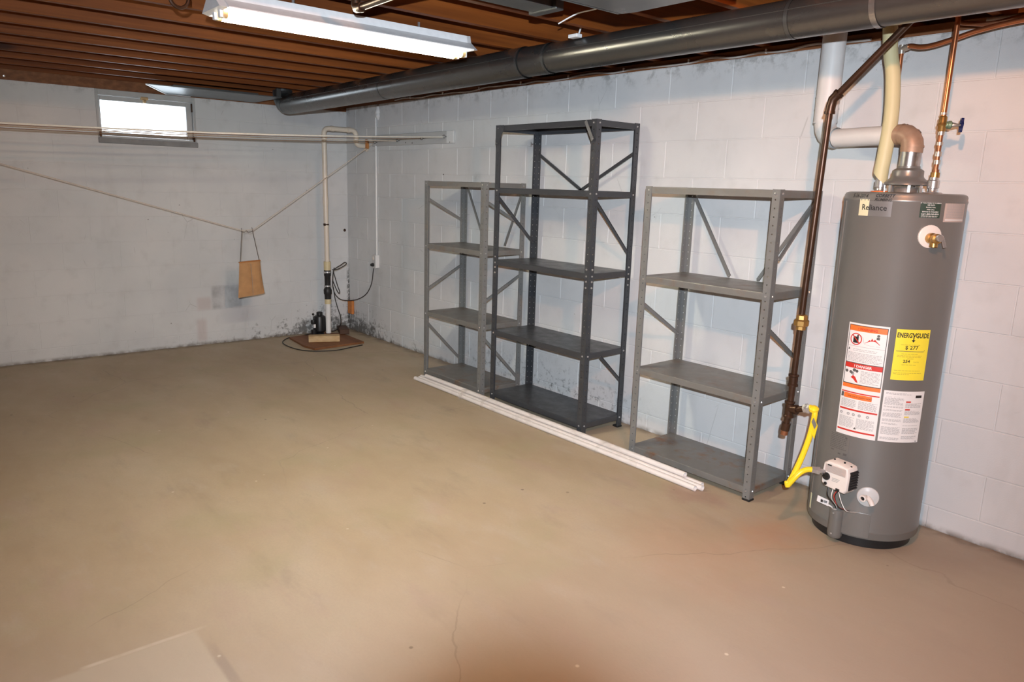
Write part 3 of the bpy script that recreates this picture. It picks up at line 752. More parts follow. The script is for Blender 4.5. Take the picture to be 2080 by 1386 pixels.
t = thing('discharge_pipe', 'cream plastic sump pipe rising from wood block to wall corner', 'pipe', (.40, -.42, .07))
px_, py_ = .405, -.425
MB().tube([(px_, py_, .072), (px_, py_, .385)], .024, 20).build('lower_pipe', 'conduit', t, smooth=50)
MB().tube([(px_, py_, .345), (px_, py_, .39)], .029, 20).build('coupling', 'pvc_old', t, smooth=50)
MB().lathe([(.022, .385), (.029, .39), (.030, .43), (.036, .44), (.037, .475), (.030, .49), (.024, .50), (.026, .51), (.027, .60), (.031, .605), (.031, .655), (.026, .66)], (px_, py_, 0), (0, 0, 1), 24).build('check_valve', 'rubber', t, smooth=40)
for z in (.505, .632):
    MB().tube([(px_, py_, z), (px_, py_, z + .012)], .0325, 20).box((px_ + .01, py_ - .042, z - .002), (px_ + .03, py_ - .028, z + .014), .002).build('hose_clamp', 'zinc', t, smooth=40)
MB().tube([(px_, py_, .655), (px_, py_, .735)], .031, 20).build('coupling', 'pvc_old', t, smooth=50)
ztop = 1.905; rb = .045
path = [(px_, py_, .72), (px_ - .005, py_, 1.3)] + arc((px_ - .01, py_ + rb, ztop - rb), (0, -1, 0), (0, 0, 1), rb) 
path += arc((px_ - .012, -.155, ztop - rb), (0, 0, 1), (0, 1, 0), rb)
path += [(px_ - .012, -.110, 1.815)]
path += [(px_ - .012, -.110 + .04 * (1 - math.cos(a)), 1.815 - .04 * math.sin(a)) for a in (PI / 2 * k / 6 for k in range(1, 7))] + [(px_ - .012, .004, 1.775)]
MB().tube(path, .021, 18).build('upper_pipe', 'pvc', t, smooth=60)
for a, b in (((px_ - .005, py_, 1.24), (px_ - .005, py_, 1.31)), ((px_ - .012, -.11, 1.81), (px_ - .012, -.11, 1.85)), ((px_ - .01, -.36, 1.905), (px_ - .01, -.33, 1.905)), ((px_ - .01, -.20, 1.905), (px_ - .01, -.17, 1.905)), ((px_ - .008, py_, 1.81), (px_ - .008, py_, 1.85))):
    MB().tube([a, b], .0245, 18).build('socket', 'pvc', t, smooth=50)
MB().tube([(px_ - .003, py_, 1.062), (px_ - .003, py_, 1.074)], .0255, 18).box((px_ + .012, py_ - .036, 1.058), (px_ + .034, py_ - .02, 1.078), .002).build('hose_clamp', 'iron', t, smooth=40)
MB().lathe([(.024, .0), (.05, .0), (.052, .006), (.045, .014), (.024, .016)], (px_ - .012, -.0005, 1.775), (0, -1, 0), 20).build('wall_flange', 'pvc', t, smooth=40)

# black sump motor
t = thing('sump_pump', 'black cylindrical sump pump motor left of the white pipe', 'pump', (.29, -.455, .018))
MB().lathe([(.001, .018), (.040, .018), (.040, .05), (.034, .055), (.052, .075), (.056, .08), (.056, .20), (.050, .215), (.035, .222), (.028, .225), (.028, .25), (.020, .256), (.001, .256)], (.285, -.455, 0), (0, 0, 1), 24).build('motor_housing', 'black', t, smooth=35)
for k in range(8):
    a = 2 * PI * k / 8
    MB().bar((.285 + .055 * math.cos(a), -.455 + .055 * math.sin(a), .085), (.285 + .055 * math.cos(a), -.455 + .055 * math.sin(a), .195), .006, .005, up=(math.cos(a), math.sin(a), 0)).build('fin', 'black', t)
MB().tube([(.30, -.525, .03), (.30, -.525, .238)], .003, 8).lathe([(.001, 0), (.010, .004), (.011, .014), (.001, .022)], (.30, -.525, .230), (0, 0, 1), 10).build('float_rod', 'black', t, smooth=40)
MB().lathe([(.001, 0), (.022, .002), (.025, .018), (.022, .036), (.001, .038)], (.30, -.525, .150), (0, 0, 1), 16).build('float_switch', 'black', t, smooth=35)
MB().box((.318, -.532, .115), (.322, -.512, .148)).build('label_strip', 'label_white', t)
MB().lathe([(.001, 0), (.026, .002), (.028, .05), (.001, .052)], (.30, -.52, .045), (0, 0, 1), 16).build('intake', 'black', t, smooth=35)

# cords
pth = smoothpath([(.568, -.030, .700), (.56, -.040, .64), (.54, -.05, .52), (.49, -.08, .42), (.42, -.14, .365), (.36, -.22, .355), (.39, -.30, .38), (.425, -.365, .44), (.432, -.388, .52), (.436, -.385, .62), (.438, -.372, .68)], 6)
tag(MB().tube(pth, .0042, 8).build('power_cord', 'cord', smooth=60), 'black power cord sagging from outlet to the black check valve', 'cord')
pth = smoothpath([(.430, -.388, .66), (.43, -.34, .66), (.43, -.27, .69), (.43, -.245, .71), (.43, -.262, .722), (.43, -.30, .70), (.43, -.372, .655), (.432, -.36, .58), (.43, -.335, .50), (.43, -.318, .455), (.43, -.328, .44), (.43, -.352, .48), (.43, -.385, .56)], 5)
tag(MB().tube(pth, .0042, 8).build('coiled_cord', 'cord', smooth=60), 'loop of black cord tied against the black valve', 'cord')
pth = smoothpath([(.438, -.385, .50), (.44, -.372, .40), (.44, -.345, .30), (.43, -.315, .22), (.40, -.30, .14), (.35, -.32, .08), (.30, -.35, .06), (.24, -.36, .06)], 5)
tag(MB().tube(pth, .0045, 8).build('pump_cord', 'cord', smooth=60), 'black cord running down behind the white pipe to the pump', 'cord')
pth = smoothpath([(.27, -.515, .055), (.18, -.52, .03), (.11, -.58, .006), (.13, -.70, .005), (.30, -.825, .005), (.56, -.84, .005), (.74, -.765, .005), (.83, -.58, .005), (.80, -.42, .005), (.76, -.27, .005)], 7)
tag(MB().tube(pth, .0045, 8).build('floor_cord', 'cord', smooth=60), 'black cord looping over the floor around the plywood board', 'cord')

# outlet with conduit
t = thing('outlet_box', 'white surface outlet box with plug at end of the conduit', 'outlet', (.572, -.02, .73))
MB().box((.545, -.042, .675), (.605, .0, .795), .003).build('box', 'conduit', t)
MB().box((.540, -.046, .672), (.5455, -.001, .797), .001).box((.5457, -.0455, .672), (.61, -.0425, .797), .001).build('cover_plate', 'outlet', t)
MB().lathe([(.001, .028), (.012, .026), (.016, .012), (.017, 0), (.001, 0)], (.572, -.0455, .704), (0, -1, 0), 14).build('plug', 'black', t, smooth=40)
MB().lathe([(.001, .004), (.015, .003), (.016, 0)], (.572, -.0455, .765), (0, -1, 0), 14).build('socket_face', 'plastic_white', t, smooth=40)
tag(MB().tube([(.583, -.014, .79), (.583, -.014, TOP - .06)], .0095, 12).build('conduit', 'conduit', smooth=50), 'thin white vertical conduit on wall above the outlet', 'conduit')
m = MB(); rnd = random.Random(5)
m.tube([(.60 + rnd.uniform(-.006, .006), -.004, 2.125 - .012 * i) for i in range(12)], .02, 10, radii=[.004, .012, .015, .018, .022, .027, .026, .024, .024, .02, .014, .004])
tag(m.build('plaster_lump', 'conduit', smooth=60), 'lumpy white painted patch at top of the conduit', 'patch')

# hook board and clotheslines
t = thing('hook_board', 'white painted board on right wall holding four line hooks', 'board', (1.2, -.01, 1.82))
MB().box((.52, -.022, 1.768), (1.79, .0, 1.862), .003).build('board', 'board_paint', t)
MB().box((1.70, -.024, 1.770), (1.79, -.0225, 1.860)).build('bare_end', 'conduit', t)
lines = [(1.70, -.055, 1.818, 'rope_white', .0052, 'thick cream plastic clothesline, the nearest and topmost of the four', 1.722),
         (1.38, -.055, 1.813, 'rope_brown', .0026, 'brown clothesline from the second hook counted from the racks', 1.729),
         (1.00, -.055, 1.806, 'rope', .0034, 'tan clothesline from the third hook counted from the racks', 1.739),
         (.62, -.055, 1.80, 'rope_brown', .0026, 'brown clothesline nearest the window wall, end by orange clip', 1.743)]
for i, (x, y, z, mt, r, lab, zm) in enumerate(lines):
    h = MB().tube([(x, -.022, z)] + [(x, -.034, z)] + [(x, -.048 + .0115 * math.cos(a), z + .0115 * math.sin(a)) for a in (2 * PI * k / 12 for k in range(12))], .0028, 6)
    h.build('hook', 'wire', t, smooth=60)
    pts = [(x, -.058, z - .004)]
    for k in range(1, 25):
        u = k / 24; yy = -.058 + (LY + .03 + .058) * u
        pts.append((x, yy, z - .004 - (z - zm + .012) * 4 * u * (1 - u) * 1.02))
    tag(MB().tube(pts, r, 6).build('clothesline', mt, smooth=60), lab, 'rope', 'clotheslines strung across the room')
for x, y, z in ((1.10, -.0235, 1.787), (1.745, -.0235, 1.776), (1.2, -.0235, 1.782)):
    MB().lathe([(.001, .003), (.004, .002), (.005, 0)], (x, y, z), (0, -1, 0), 8).build('screw', 'iron', t)
t = thing('orange_clip', 'small orange clip hanging on the clotheslines beside room corner', 'clip', (.60, -.10, 1.79))
MB().box((.604, -.135, 1.742), (.616, -.113, 1.822), .003).build('jaw', 'rust_wood', t)
MB().box((.625, -.135, 1.742), (.637, -.113, 1.816), .003).build('jaw', 'rust_wood', t)
MB().tube([(.600, -.124, 1.792), (.642, -.124, 1.792)], .006, 8).build('spring', 'iron', t)

# bag rope, two runs meeting at the bag hanger
bx = .60
tag(MB().tube([(bx, -.060, 1.783), (bx, -1.166, 1.043), (bx, -1.262, 1.040), (bx, -2.85, 1.503), (bx, LY + .01, 2.05)], .0032, 6).build('bag_line', 'rope', smooth=20), 'single slack line pulled down into a V by the cloth bag', 'rope')
t = thing('clothespin_bag', 'small tan cloth clothespin bag on a wire hanger below the slack line', 'bag', (bx, -1.2, .77))
m = MB(); top = [(-1.292, .775), (-1.12, .786)]; rows = []
for i in range(9):
    u = i / 8; yl = -1.292 - .022 * u; yr = -1.120 + .030 * u ** 1.5; zl = .775 - .285 * u; zr = .786 - .272 * u - (.0 if i < 8 else .0)
    th = .010 + .020 * math.sin(PI * min(1, u * 1.05)) ** .6
    front = []; back = []
    for k in range(11):
        v = k / 10; y = yl + (yr - yl) * v; z = zl + (zr - zl) * v; b = math.sin(PI * v) ** .5 * th + .004 * math.sin(9 * v + 2 * u)
        if k == 5: b *= .6
        front.append((bx + b, y, z)); back.append((bx - b * .8, y, z))
    rows.append(front + back[::-1][1:-1])
m.quadgrid(rows, closed=True); m.f.append(tuple(range(len(rows[0])))); e_ = len(m.v) - len(rows[0]); m.f.append(tuple(e_ + i for i in range(len(rows[0]))))
m.build('pouch', 'canvas', t, smooth=50)
MB().tube([(bx + .018, -1.205, .77), (bx + .034, -1.203, .64), (bx + .024, -1.198, .51)], .003, 6).build('seam', 'rope_brown', t, smooth=60)
MB().bar((bx, -1.295, .780), (bx, -1.117, .791), .020, .010, ch=.002).build('hem', 'rust_wood', t)
MB().tube([(bx, -1.285, .785), (bx, -1.26, 1.03), (bx, -1.262, 1.058)], .0026, 6).tube([(bx, -1.128, .794), (bx, -1.172, 1.03), (bx, -1.176, 1.062)], .0026, 6).tube(smoothpath([(bx, -1.262, 1.03), (bx, -1.24, 1.02), (bx, -1.222, 1.036), (bx, -1.205, 1.02), (bx, -1.175, 1.028)]), .0022, 6).build('hanger_wire', 'wire', t, smooth=40)

# ================================================================ WATER HEATER
HC = Vector((5.30, -.26, 0)); HR = .224
t = thing('water_heater', 'tall grey gas water heater in front of the block wall', 'water heater', (HC.x, HC.y, 0)); WH = t
MB().lathe([(.0, .0), (.196, .0), (.200, .004), (.200, .05), (.0, .05)], HC, n=64).build('base_ring', 'black', t, smooth=40)
MB().lathe([(.0, .045), (.214, .045), (.222, .048), (.224, .054), (.224, .074), (.2255, .078), (.2255, .084), (.224, .088), (.224, 1.437), (.2256, 1.440), (.2256, 1.447), (.2235, 1.450), (.2235, 1.462), (.219, 1.470), (.206, 1.4745), (.0, 1.478)], HC, n=96).build('jacket', 'heater', t, smooth=35)
def cyl(th, z, r=HR): a = math.radians(th); return Vector((HC.x + r * math.cos(a), HC.y + r * math.sin(a), z))
DEG = 180 / PI / HR      # degrees per metre of arc
def patch(mb, t0, t1, z0, z1, r0, r1=None, step=3.):
    """curved slab between angles t0..t1 (deg), heights z0..z1, from radius r0 out to r1"""
    r1 = r1 or r0 + .0006; n = max(1, int(math.ceil(abs(t1 - t0) / step)))
    ths = [t0 + (t1 - t0) * i / n for i in range(n + 1)]
    b = len(mb.v)
    for th in ths: mb.v += [tuple(cyl(th, z0, r0)), tuple(cyl(th, z1, r0)), tuple(cyl(th, z1, r1)), tuple(cyl(th, z0, r1))]
    for i in range(n):
        for j in range(4): mb.f.append((b + i * 4 + j, b + i * 4 + (j + 1) % 4, b + (i + 1) * 4 + (j + 1) % 4, b + (i + 1) * 4 + j))
    mb.f.append((b, b + 1, b + 2, b + 3)); e = b + n * 4; mb.f.append((e + 3, e + 2, e + 1, e))
    return mb
R1 = HR + .0004; R2 = HR + .0013
def sticker(name, mat, t0, t1, z0, z1, label=None):
    o = patch(MB(), t0, t1, z0, z1, R1, R1 + .0007).build(name, mat, WH, smooth=40)
    if label: o['label'] = label
    return o
def text_on(body, mat, parent, tl, zt, size, r=R2, bold=0.0, wx=1.0, name='lettering', align='LEFT', lean=0.):
    """flat type wrapped on the jacket, left edge (or centre) at angle tl, baseline at height zt"""
    cu = bpy.data.curves.new('t', 'FONT'); cu.body = body; cu.size = size; cu.offset = bold; cu.align_x = align; cu.resolution_u = 2; cu.shear = lean
    ob = bpy.data.objects.new('t', cu); C.objects.link(ob); bpy.context.view_layer.update()
    me = bpy.data.meshes.new_from_object(ob.evaluated_get(bpy.context.evaluated_depsgraph_get())); bpy.data.objects.remove(ob)
    for v in me.vertices:
        p = cyl(tl + v.co.x * wx * DEG, zt + v.co.y, r); v.co = p
    me.materials.clear(); me.materials.append(M[mat]); me.name = name
    o = bpy.data.objects.new(name, me); C.objects.link(o); put2(o, parent); return o
def put2(o, parent):
    o.parent = parent
    if parent.type == 'EMPTY': o.matrix_parent_inverse = Matrix.Translation(parent.location).inverted()
    else: o.matrix_parent_inverse = parent.matrix_world.inverted()
def fineprint(mb, t0, t1, z0, z1, pitch, h, rnd, r=R2, fill=.95):
    z = z1
    while z - h > z0:
        end = t1 - (t1 - t0) * (rnd.random() * .35 if rnd.random() < .3 else rnd.random() * .05); th = t0
        while th < end:
            wd = rnd.uniform(1.2, 3.6); patch(mb, th, min(end, th + wd), z - h, z, r, r + .0002, step=4); th += wd + .55
        z -= pitch
bpy.context.view_layer.update()
rnd = random.Random(11)

# name plate
s = sticker('name_plate', 'silver', -111.0, -77.3, 1.381, 1.445, 'metallic plate reading Reliance')
patch(MB(), -111.0, -99.8, 1.381, 1.445, R1 + .0007, R1 + .0012).build('plate_edge', 'cream', s)
text_on('Reliance', 'ink', s, -107.6, 1.404, .031, r=HR + .0024, bold=.0004, wx=.98)
# marker writing
text_on('5-16-2014', 'ink', WH, -122.0, 1.452, .020, r=HR + .0022, wx=.93, name='handwriting', bold=.0005, lean=.4)
text_on('CORBETT', 'ink', WH, -94.0, 1.455, .018, r=HR + .0022, wx=.88, name='handwriting', bold=.0005, lean=.35)
text_on('PLUMBING', 'ink', WH, -94.5, 1.4405, .014, r=HR + .0022, wx=.93, name='handwriting', bold=.0005, lean=.35)
# dark green plate
s = sticker('service_label', 'ink_green', -52.6, -33.2, 1.383, 1.445, 'dark green label with white print')
for i, (tx, sz) in enumerate((('IF YOU NEED A PLUMBER', .0068), ('SEE INFO', .0068), ('PHONE TOLL', .006), ('FREE CALL', .006), ('SERVICE IS AVAILABLE', .0062), ('Call 1-800-365-8004', .0078))):
    text_on(tx, 'ink_white', s, -42.9, 1.4365 - .0082 * i - (.001 if i == 5 else 0), sz, bold=.0001, align='CENTER')
m = MB(); fineprint(m, -51, -35, 1.3845, 1.3905, .0035, .0012, rnd); m.build('fine_print', 'ink_white', s)
# pinkish plate
s = sticker('rating_label', 'pink_paper', -28.7, 2.0, 1.369, 1.445, 'faded pinkish rating label')
patch(MB(), -27, .5, 1.3745, 1.3795, R2, R2 + .0003).build('stripe', 'paper', s)
m = MB(); fineprint(m, -26.5, -.5, 1.382, 1.437, .0042, .0018, rnd); m.build('fine_print', 'ink_grey', s)
# big warning label
t0, t1 = -105.0, -64.2
s = sticker('warning_label', 'paper', t0, t1, .482, .953, 'long white warning label with orange and red bands')
def bandm(mat, a, b, z0, z1, nm='band', lift=.0): patch(MB(), a, b, z0, z1, R2 + lift, R2 + .0003 + lift).build(nm, mat, s)
bandm('ink_orange', t0 + 1.2, t1 - 1.2, .921, .943); bandm('ink', t0 + 1.2, t1 - 1.2, .943, .9455)
text_on('! WARNING', 'ink_red', s, (t0 + t1) / 2, .926, .014, r=R2 + .0006, bold=.0004, align='CENTER')
for a in (t0 + 1.2, t1 - 1.8): bandm('ink', a, a + .6, .700, .943, 'rule')
bandm('ink', t0 + 1.2, t1 - 1.2, .700, .703, 'rule'); bandm('ink_orange', t0 + 1.2, t1 - 1.2, .684, .700)
bandm('ink_grey', t0 + 2, t1 - 2, .858, .8592, 'rule')
# no-fuel-can roundel
def disc(mat, tc, zc, ro, ri, nm, lift=.0, a0=0, a1=360):
    mb_ = MB(); n = 28; rows = []
    for q in (ro, max(ri, .00001)):
        rows.append([cyl(tc + q * math.cos(a) * DEG, zc + q * math.sin(a), R2 + lift) for a in (math.radians(a0 + (a1 - a0) * k / n) for k in range(n + 1))])
    mb_.quadgrid(rows); return mb_.build(nm, mat, s)
disc('ink_red', -95.2, .888, .0245, .0205, 'roundel', .0007)
patch(MB(), -98.2, -92.6, .872, .898, R2, R2 + .0002).build('fuel_can', 'ink', s); patch(MB(), -94.4, -92.8, .898, .906, R2, R2 + .0002).build('fuel_can', 'ink', s)
mb_ = MB(); mb_.poly([cyl(-95.2 + a * DEG, .888 + b, R2 + .0012) for a, b in ((-.0165, .0135), (-.0135, .0165), (.0165, -.0135), (.0135, -.0165))], [(0, 1, 2, 3)]); mb_.build('slash', 'ink_red', s)
mb_ = MB()
prof_ = [(-86.5, .876), (-83, .885), (-81.5, .893), (-80.5, .888), (-79.3, .900), (-77.8, .890), (-76.6, .897), (-74.5, .888), (-71.2, .876)]
mb_.poly([cyl(a, z, R2 + .0002) for a, z in prof_], [tuple(range(len(prof_)))]); mb_.build('flames', 'ink_red', s)
disc('ink_dark', -73.6, .912, .0055, 0, 'figure', .0002); patch(MB(), -75.2, -72.2, .896, .906, R2, R2 + .0002).build('figure', 'ink_dark', s)
mb_ = MB(); mb_.tube([cyl(a, z, R2) for a, z in ((-91, .905), (-88.5, .898), (-87.2, .885), (-86.4, .872), (-80, .868), (-71, .868))], .0006, 4); mb_.build('outline', 'ink_grey', s)
m = MB()
for zz in (.848, .842): fineprint(m, -97, -72, zz - .003, zz, .004, .0018, rnd)
fineprint(m, t0 + 3, t1 - 3, .796, .832, .0055, .0020, rnd); m.build('fine_print', 'ink_grey', s)
m = MB(); m.poly([cyl(-102.6, .842, R2), cyl(-100.4, .842, R2), cyl(-101.5, .852, R2)], [(0, 1, 2)]); m.build('alert_mark', 'ink', s)
bandm('ink_red', t0 + 1.8, t1 - 1.8, .768, .788); bandm('ink_dark', t0 + 1.2, t1 - 1.2, .788, .791, 'rule')
text_on('! DANGER', 'ink_white', s, -84.8, .7725, .015, r=R2 + .0006, bold=.0004, align='CENTER')
for a, z, q in ((-101, .752, .0065), (-96.5, .750, .006), (-92.8, .760, .007), (-90, .757, .006), (-94.5, .746, .006)): disc('ink_dark', a, z, q, 0, 'pictogram', .0002)
mb_ = MB(); mb_.poly([cyl(a, z, R2 + .0002) for a, z in ((-96, .728), (-93.5, .738), (-91, .732), (-88.6, .716), (-88, .708), (-90.5, .712), (-93, .722))], [tuple(range(7))]); mb_.build('scalded_hand', 'ink_red', s)
patch(MB(), -94.5, -92.5, .738, .748, R2, R2 + .0003).build('tap_stream', 'ink_grey', s)
m = MB(); fineprint(m, -86, t1 - 3.2, .709, .760, .0052, .0020, rnd); m.build('fine_print', 'ink_grey', s)
text_on('WARNING', 'ink_red', s, -85, .6875, .009, r=R2 + .0006, align='CENTER')
bandm('ink_red', t0 + 1.2, t1 - 1.2, .663, .668); bandm('ink_orange', t0 + 4.2, t1 - 8, .640, .661); patch(MB(), t0 + 1.0, t0 + 3.8, .642, .661, R2, R2 + .0003).build('pictogram', 'ink_dark', s)
text_on('FOR YOUR SAFETY READ', 'ink', s, -96.5, .6465, .0085, r=R2 + .0006)
m = MB(); fineprint(m, t0 + 2, -86.5, .600, .634, .0038, .0018, rnd); fineprint(m, -84.5, t1 - 2, .600, .634, .0038, .0018, rnd); m.build('fine_print', 'ink_grey', s)
bandm('ink_red', t0 + 1.2, t1 - 1.2, .589, .596)
for a in (-101.5, -93.5, -88, -82, -74): disc('ink_grey', a, .574, .0062, .002, 'pictogram', .0003)
m = MB(); fineprint(m, t0 + 2, -86.5, .514, .560, .0042, .0018, rnd); fineprint(m, -84.5, t1 - 2.5, .518, .560, .0036, .0016, rnd); m.build('fine_print', 'ink_grey', s)
m = MB(); m.poly([cyl(-86.5, .514, R2 + .0004), cyl(-83.5, .514, R2 + .0004), cyl(-85, .523, R2 + .0004)], [(0, 1, 2)]); m.build('alert_mark', 'ink_dark', s)
bandm('ink_red', t0 + 1.2, t1 - 1.2, .500, .507)
# yellow energy label
s = sticker('energy_label', 'yellow_paper', -58.1, -24.2, .744, .949, 'bright yellow label headed ENERGYGUIDE')
text_on('ENERG', 'ink', s, -57.2, .9165, .027, bold=.0008, wx=.665)
text_on('GUIDE', 'ink', s, -39.4, .9165, .027, bold=.0008, wx=.70)
patch(MB(), -41.7, -40.7, .905, .925, R2, R2 + .0003).build('arrow_stem', 'ink', s)
mb_ = MB(); mb_.poly([cyl(-43.1, .908, R2), cyl(-39.3, .908, R2), cyl(-41.2, .898, R2)], [(0, 1, 2)]); mb_.poly([cyl(-43.4, .936, R2), cyl(-42.0, .936, R2), cyl(-40.3, .922, R2), cyl(-41.4, .922, R2)], [(0, 1, 2, 3)]); mb_.poly([cyl(-39.8, .936, R2), cyl(-38.6, .936, R2), cyl(-40.2, .922, R2), cyl(-41.0, .922, R2)], [(0, 1, 2, 3)]); mb_.build('arrow', 'ink', s)
text_on('$ 277', 'ink', s, -48.4, .870, .021, bold=.0003, wx=1.05)
patch(MB(), -56.3, -29.0, .8605, .8625, R2, R2 + .0003).build('scale_line', 'ink_dark', s)
text_on('?', 'ink', s, -28.9, .861, .011)
text_on('254', 'ink', s, -48.6, .816, .016, bold=.0004, wx=1.1)
text_on('therms', 'olive', s, -38.5, .817, .008)
for a, b, z in ((-52.5, -33, .8885), (-51, -35, .852), (-55, -30.5, .845), (-55, -30.5, .840), (-45, -38, .833), (-49.5, -35, .808), (-56, -29, .784), (-56.5, -28, .774), (-56, -38, .769)):
    m = MB(); fineprint(m, a, b, z - .003, z, .01, .0018, rnd); m.build('fine_print', 'olive', s)
# instruction label
s = sticker('instruction_label', 'paper', -62.0, -20.2, .484, .698, 'white label of small grey print, lower right')
m = MB()
fineprint(m, -60, -34, .680, .690, .0045, .0020, rnd)
for a, b in ((.668, .640), (.634, .627), (.620, .612), (.606, .588), (.580, .570), (.563, .555), (.547, .512), (.503, .492)): fineprint(m, -60.5, -42, b, a, .0037, .0017, rnd)
for a, b in ((.648, .628), (.618, .598), (.586, .566), (.556, .552), (.545, .520), (.512, .496)): fineprint(m, -40, -22.5, b, a, .0037, .0017, rnd)
m.build('fine_print', 'ink_grey', s)
patch(MB(), -30.3, -23.5, .671, .682, R2, R2 + .0003).build('logo_box', 'ink', s)
for z, c in ((.652, 'ink_red'), (.620, 'ink_red'), (.589, 'ink_yellow')): patch(MB(), -39.8, -34.8, z, z + .0055, R2, R2 + .0003).build('heading_bar', c, s)
for a in (-59.5, -52): 
    mb_ = MB(); mb_.tube([cyl(a, .656, R2), cyl(a + 5, .656, R2), cyl(a + 5, .674, R2), cyl(a, .674, R2), cyl(a, .656, R2)], .0004, 4); mb_.build('frame', 'ink_grey', s)
text_on('UL', 'ink', s, -24.0, .487, .006, bold=.0003)
# serial plate
s = sticker('serial_plate', 'heater', -112, -88.2, .376, .482, 'grey serial plate with dark print')
m = MB(); fineprint(m, -110.5, -90, .405, .474, .0075, .0024, rnd, fill=.6); m.build('fine_print', 'ink_dark', s)
disc('ink_dark', -92, .466, .005, 0, 'seal', .0003); patch(MB(), -93.5, -89.6, .389, .399, R2, R2 + .0003).build('code_box', 'ink_dark', s)
patch(MB(), -108.5, -105, .400, .404, R2, R2 + .0003).build('logo_box', 'ink_dark', s); patch(MB(), -99.5, -96.5, .389, .395, R2, R2 + .0003).build('logo_box', 'ink_dark', s)
# seam down the left side with rust, and a pale strip
t = WH
patch(MB(), -139, -135.6, .09, 1.437, HR, HR + .0016).build('jacket_seam', 'heater_rust', t)
patch(MB(), -136.5, -133.0, .085, .155, HR + .0018, HR + .003).build('strip', 'cream', t)
# relief valve
def radial(th): a = math.radians(th); return Vector((math.cos(a), math.sin(a), 0))
th = -40.0; ax = radial(th); side = Vector((-ax.y, ax.x, 0)); c = cyl(th, 1.313)
tp = MB().lathe([(.0, .004), (.040, .004), (.0435, .002), (.044, -.006)], c, ax, 28).build('insulation_disc', 'plastic_white', t, smooth=40); tp['label'] = 'round cream insulation disc behind the valve'
o = MB().lathe([(.012, 0), (.014, .004), (.0205, .006), (.0205, .022), (.016, .026), (.016, .040), (.019, .042), (.019, .055), (.013, .060), (.0001, .060)], c + Vector((0, 0, -.006)), ax, 16).tube([c + ax * .034 + Vector((0, 0, -.006)), c + ax * .034 + Vector((0, 0, -.038))], .0145, 14).build('relief_valve', 'brass', t, smooth=35); o['label'] = 'brass relief valve with steel test lever'
MB().lathe([(.012, .058), (.013, .062), (.013, .074), (.010, .078), (.0001, .078)], c + Vector((0, 0, -.002)), ax, 16).build('valve_cap', 'zinc', t, smooth=35)
MB().bar(c + ax * .066 + side * .012 + Vector((0, 0, .0)), c + ax * .072 + side * .022 + Vector((0, 0, -.036)), .012, .003, up=ax, ch=.001).build('test_lever', 'zinc', t)
# drain valve
c = cyl(-63.5, .237); ax = radial(-63.5); side = Vector((-ax.y, ax.x, 0))
MB().lathe([(.0, .010), (.018, .010), (.030, .006), (.041, .003), (.043, .0), (.043, -.006)], c, ax, 28).build('escutcheon', 'translucent', t, smooth=40)
m = MB().lathe([(.010, .0), (.012, .020), (.014, .022), (.014, .034), (.0085, .035), (.0085, .024)], c - side * .006 , (ax - side * .5 ).normalized(), 16)
m.tube([c + ax * .006, c + ax * .030 + side * .012 - Vector((0, 0, .010)), c + ax * .034 + side * .018 - Vector((0, 0, .022))], .010, 12)
m.build('drain_valve', 'plastic_white', t, smooth=40)
MB().lathe([(.0001, .030), (.0082, .030), (.0082, .026)], c - side * .006, (ax - side * .5).normalized(), 12).build('drain_bore', 'black', t)
# burner cover and its half-round channel
m = patch(MB(), -86.2, -58.2, .055, .163, HR + .0005, HR + .0045); m.build('burner_cover', 'heater', t, bevel=.001)
ch = cyl(-92.3, 0, HR - .004)
MB().lathe([(.0255, .024), (.029, .030), (.031, .04), (.031, .150), (.028, .152), (.028, .12)], ch, (0, 0, 1), 20).build('wire_channel', 'heater', t, smooth=40)
for z in (.045, .138): MB().lathe([(.0001, .0035), (.004, .002), (.005, 0)], ch + radial(-92.3) * .031 + Vector((0, 0, z)), radial(-92.3), 8).build('screw', 'zinc', t)
# gas control
cc = Vector((5.312, -.262 - .224 - .055, .318)); ry = math.radians(-3); F_ = Vector((math.sin(math.radians(-6)), -math.cos(math.radians(-6)), 0)); Rr = Vector((-F_.y, F_.x, 0)); 
# local frame: Rr points right as seen from the front, F_ to the front
def ctl(m4=True): return Matrix(((Rr.x, -F_.x, 0, cc.x), (Rr.y, -F_.y, 0, cc.y), (Rr.z, 0, 1, cc.z), (0, 0, 0, 1)))
K = ctl()
mm = MB()
pr = [(-.045, -.050), (.045, -.056), (.056, -.040), (.058, .030), (.050, .056), (.02, .062), (-.04, .064), (-.058, .050), (-.062, .01), (-.060, -.036)]
n = len(pr); fr = [K @ Vector((x, -.030, z)) for x, z in pr]; f2 = [K @ Vector((x * .93, -.038, z * .93)) for x, z in pr]; bk = [K @ Vector((x, .030, z)) for x, z in pr]
mm.quadgrid([bk, fr, f2], closed=True); mm.f.append(tuple(range(n))[::-1]); mm.f.append(tuple(2 * n + i for i in range(n)))
o = mm.build('gas_control', 'plastic_white', t, smooth=30, bevel=.003); o['label'] = 'white plastic gas control with a black knob'
gc = o
def onc(mb_, a, b, ch_=.0): return mb_.box(a, b, ch_, K)
onc(MB(), (-.046, -.041, .018), (.045, -.038, .050), .001).build('instruction_plate', 'pink_paper', gc)
m = MB()
for i in range(6): onc(m, (-.040 + (0 if i % 2 else .003), -.0415, .0225 + i * .0045), (.038 - .006 * (i % 3), -.0411, .0238 + i * .0045))
m.build('fine_print', 'ink_grey', gc)
onc(MB(), (-.035, -.043, .046), (-.018, -.038, .050)).build('black_tab', 'ink', gc)
m = MB()
for i in range(3): onc(m, (-.012, -.0385, -.004 - i * .006), (.022 - i * .004, -.0378, -.0015 - i * .006))
m.build('fine_print', 'ink_grey', gc)
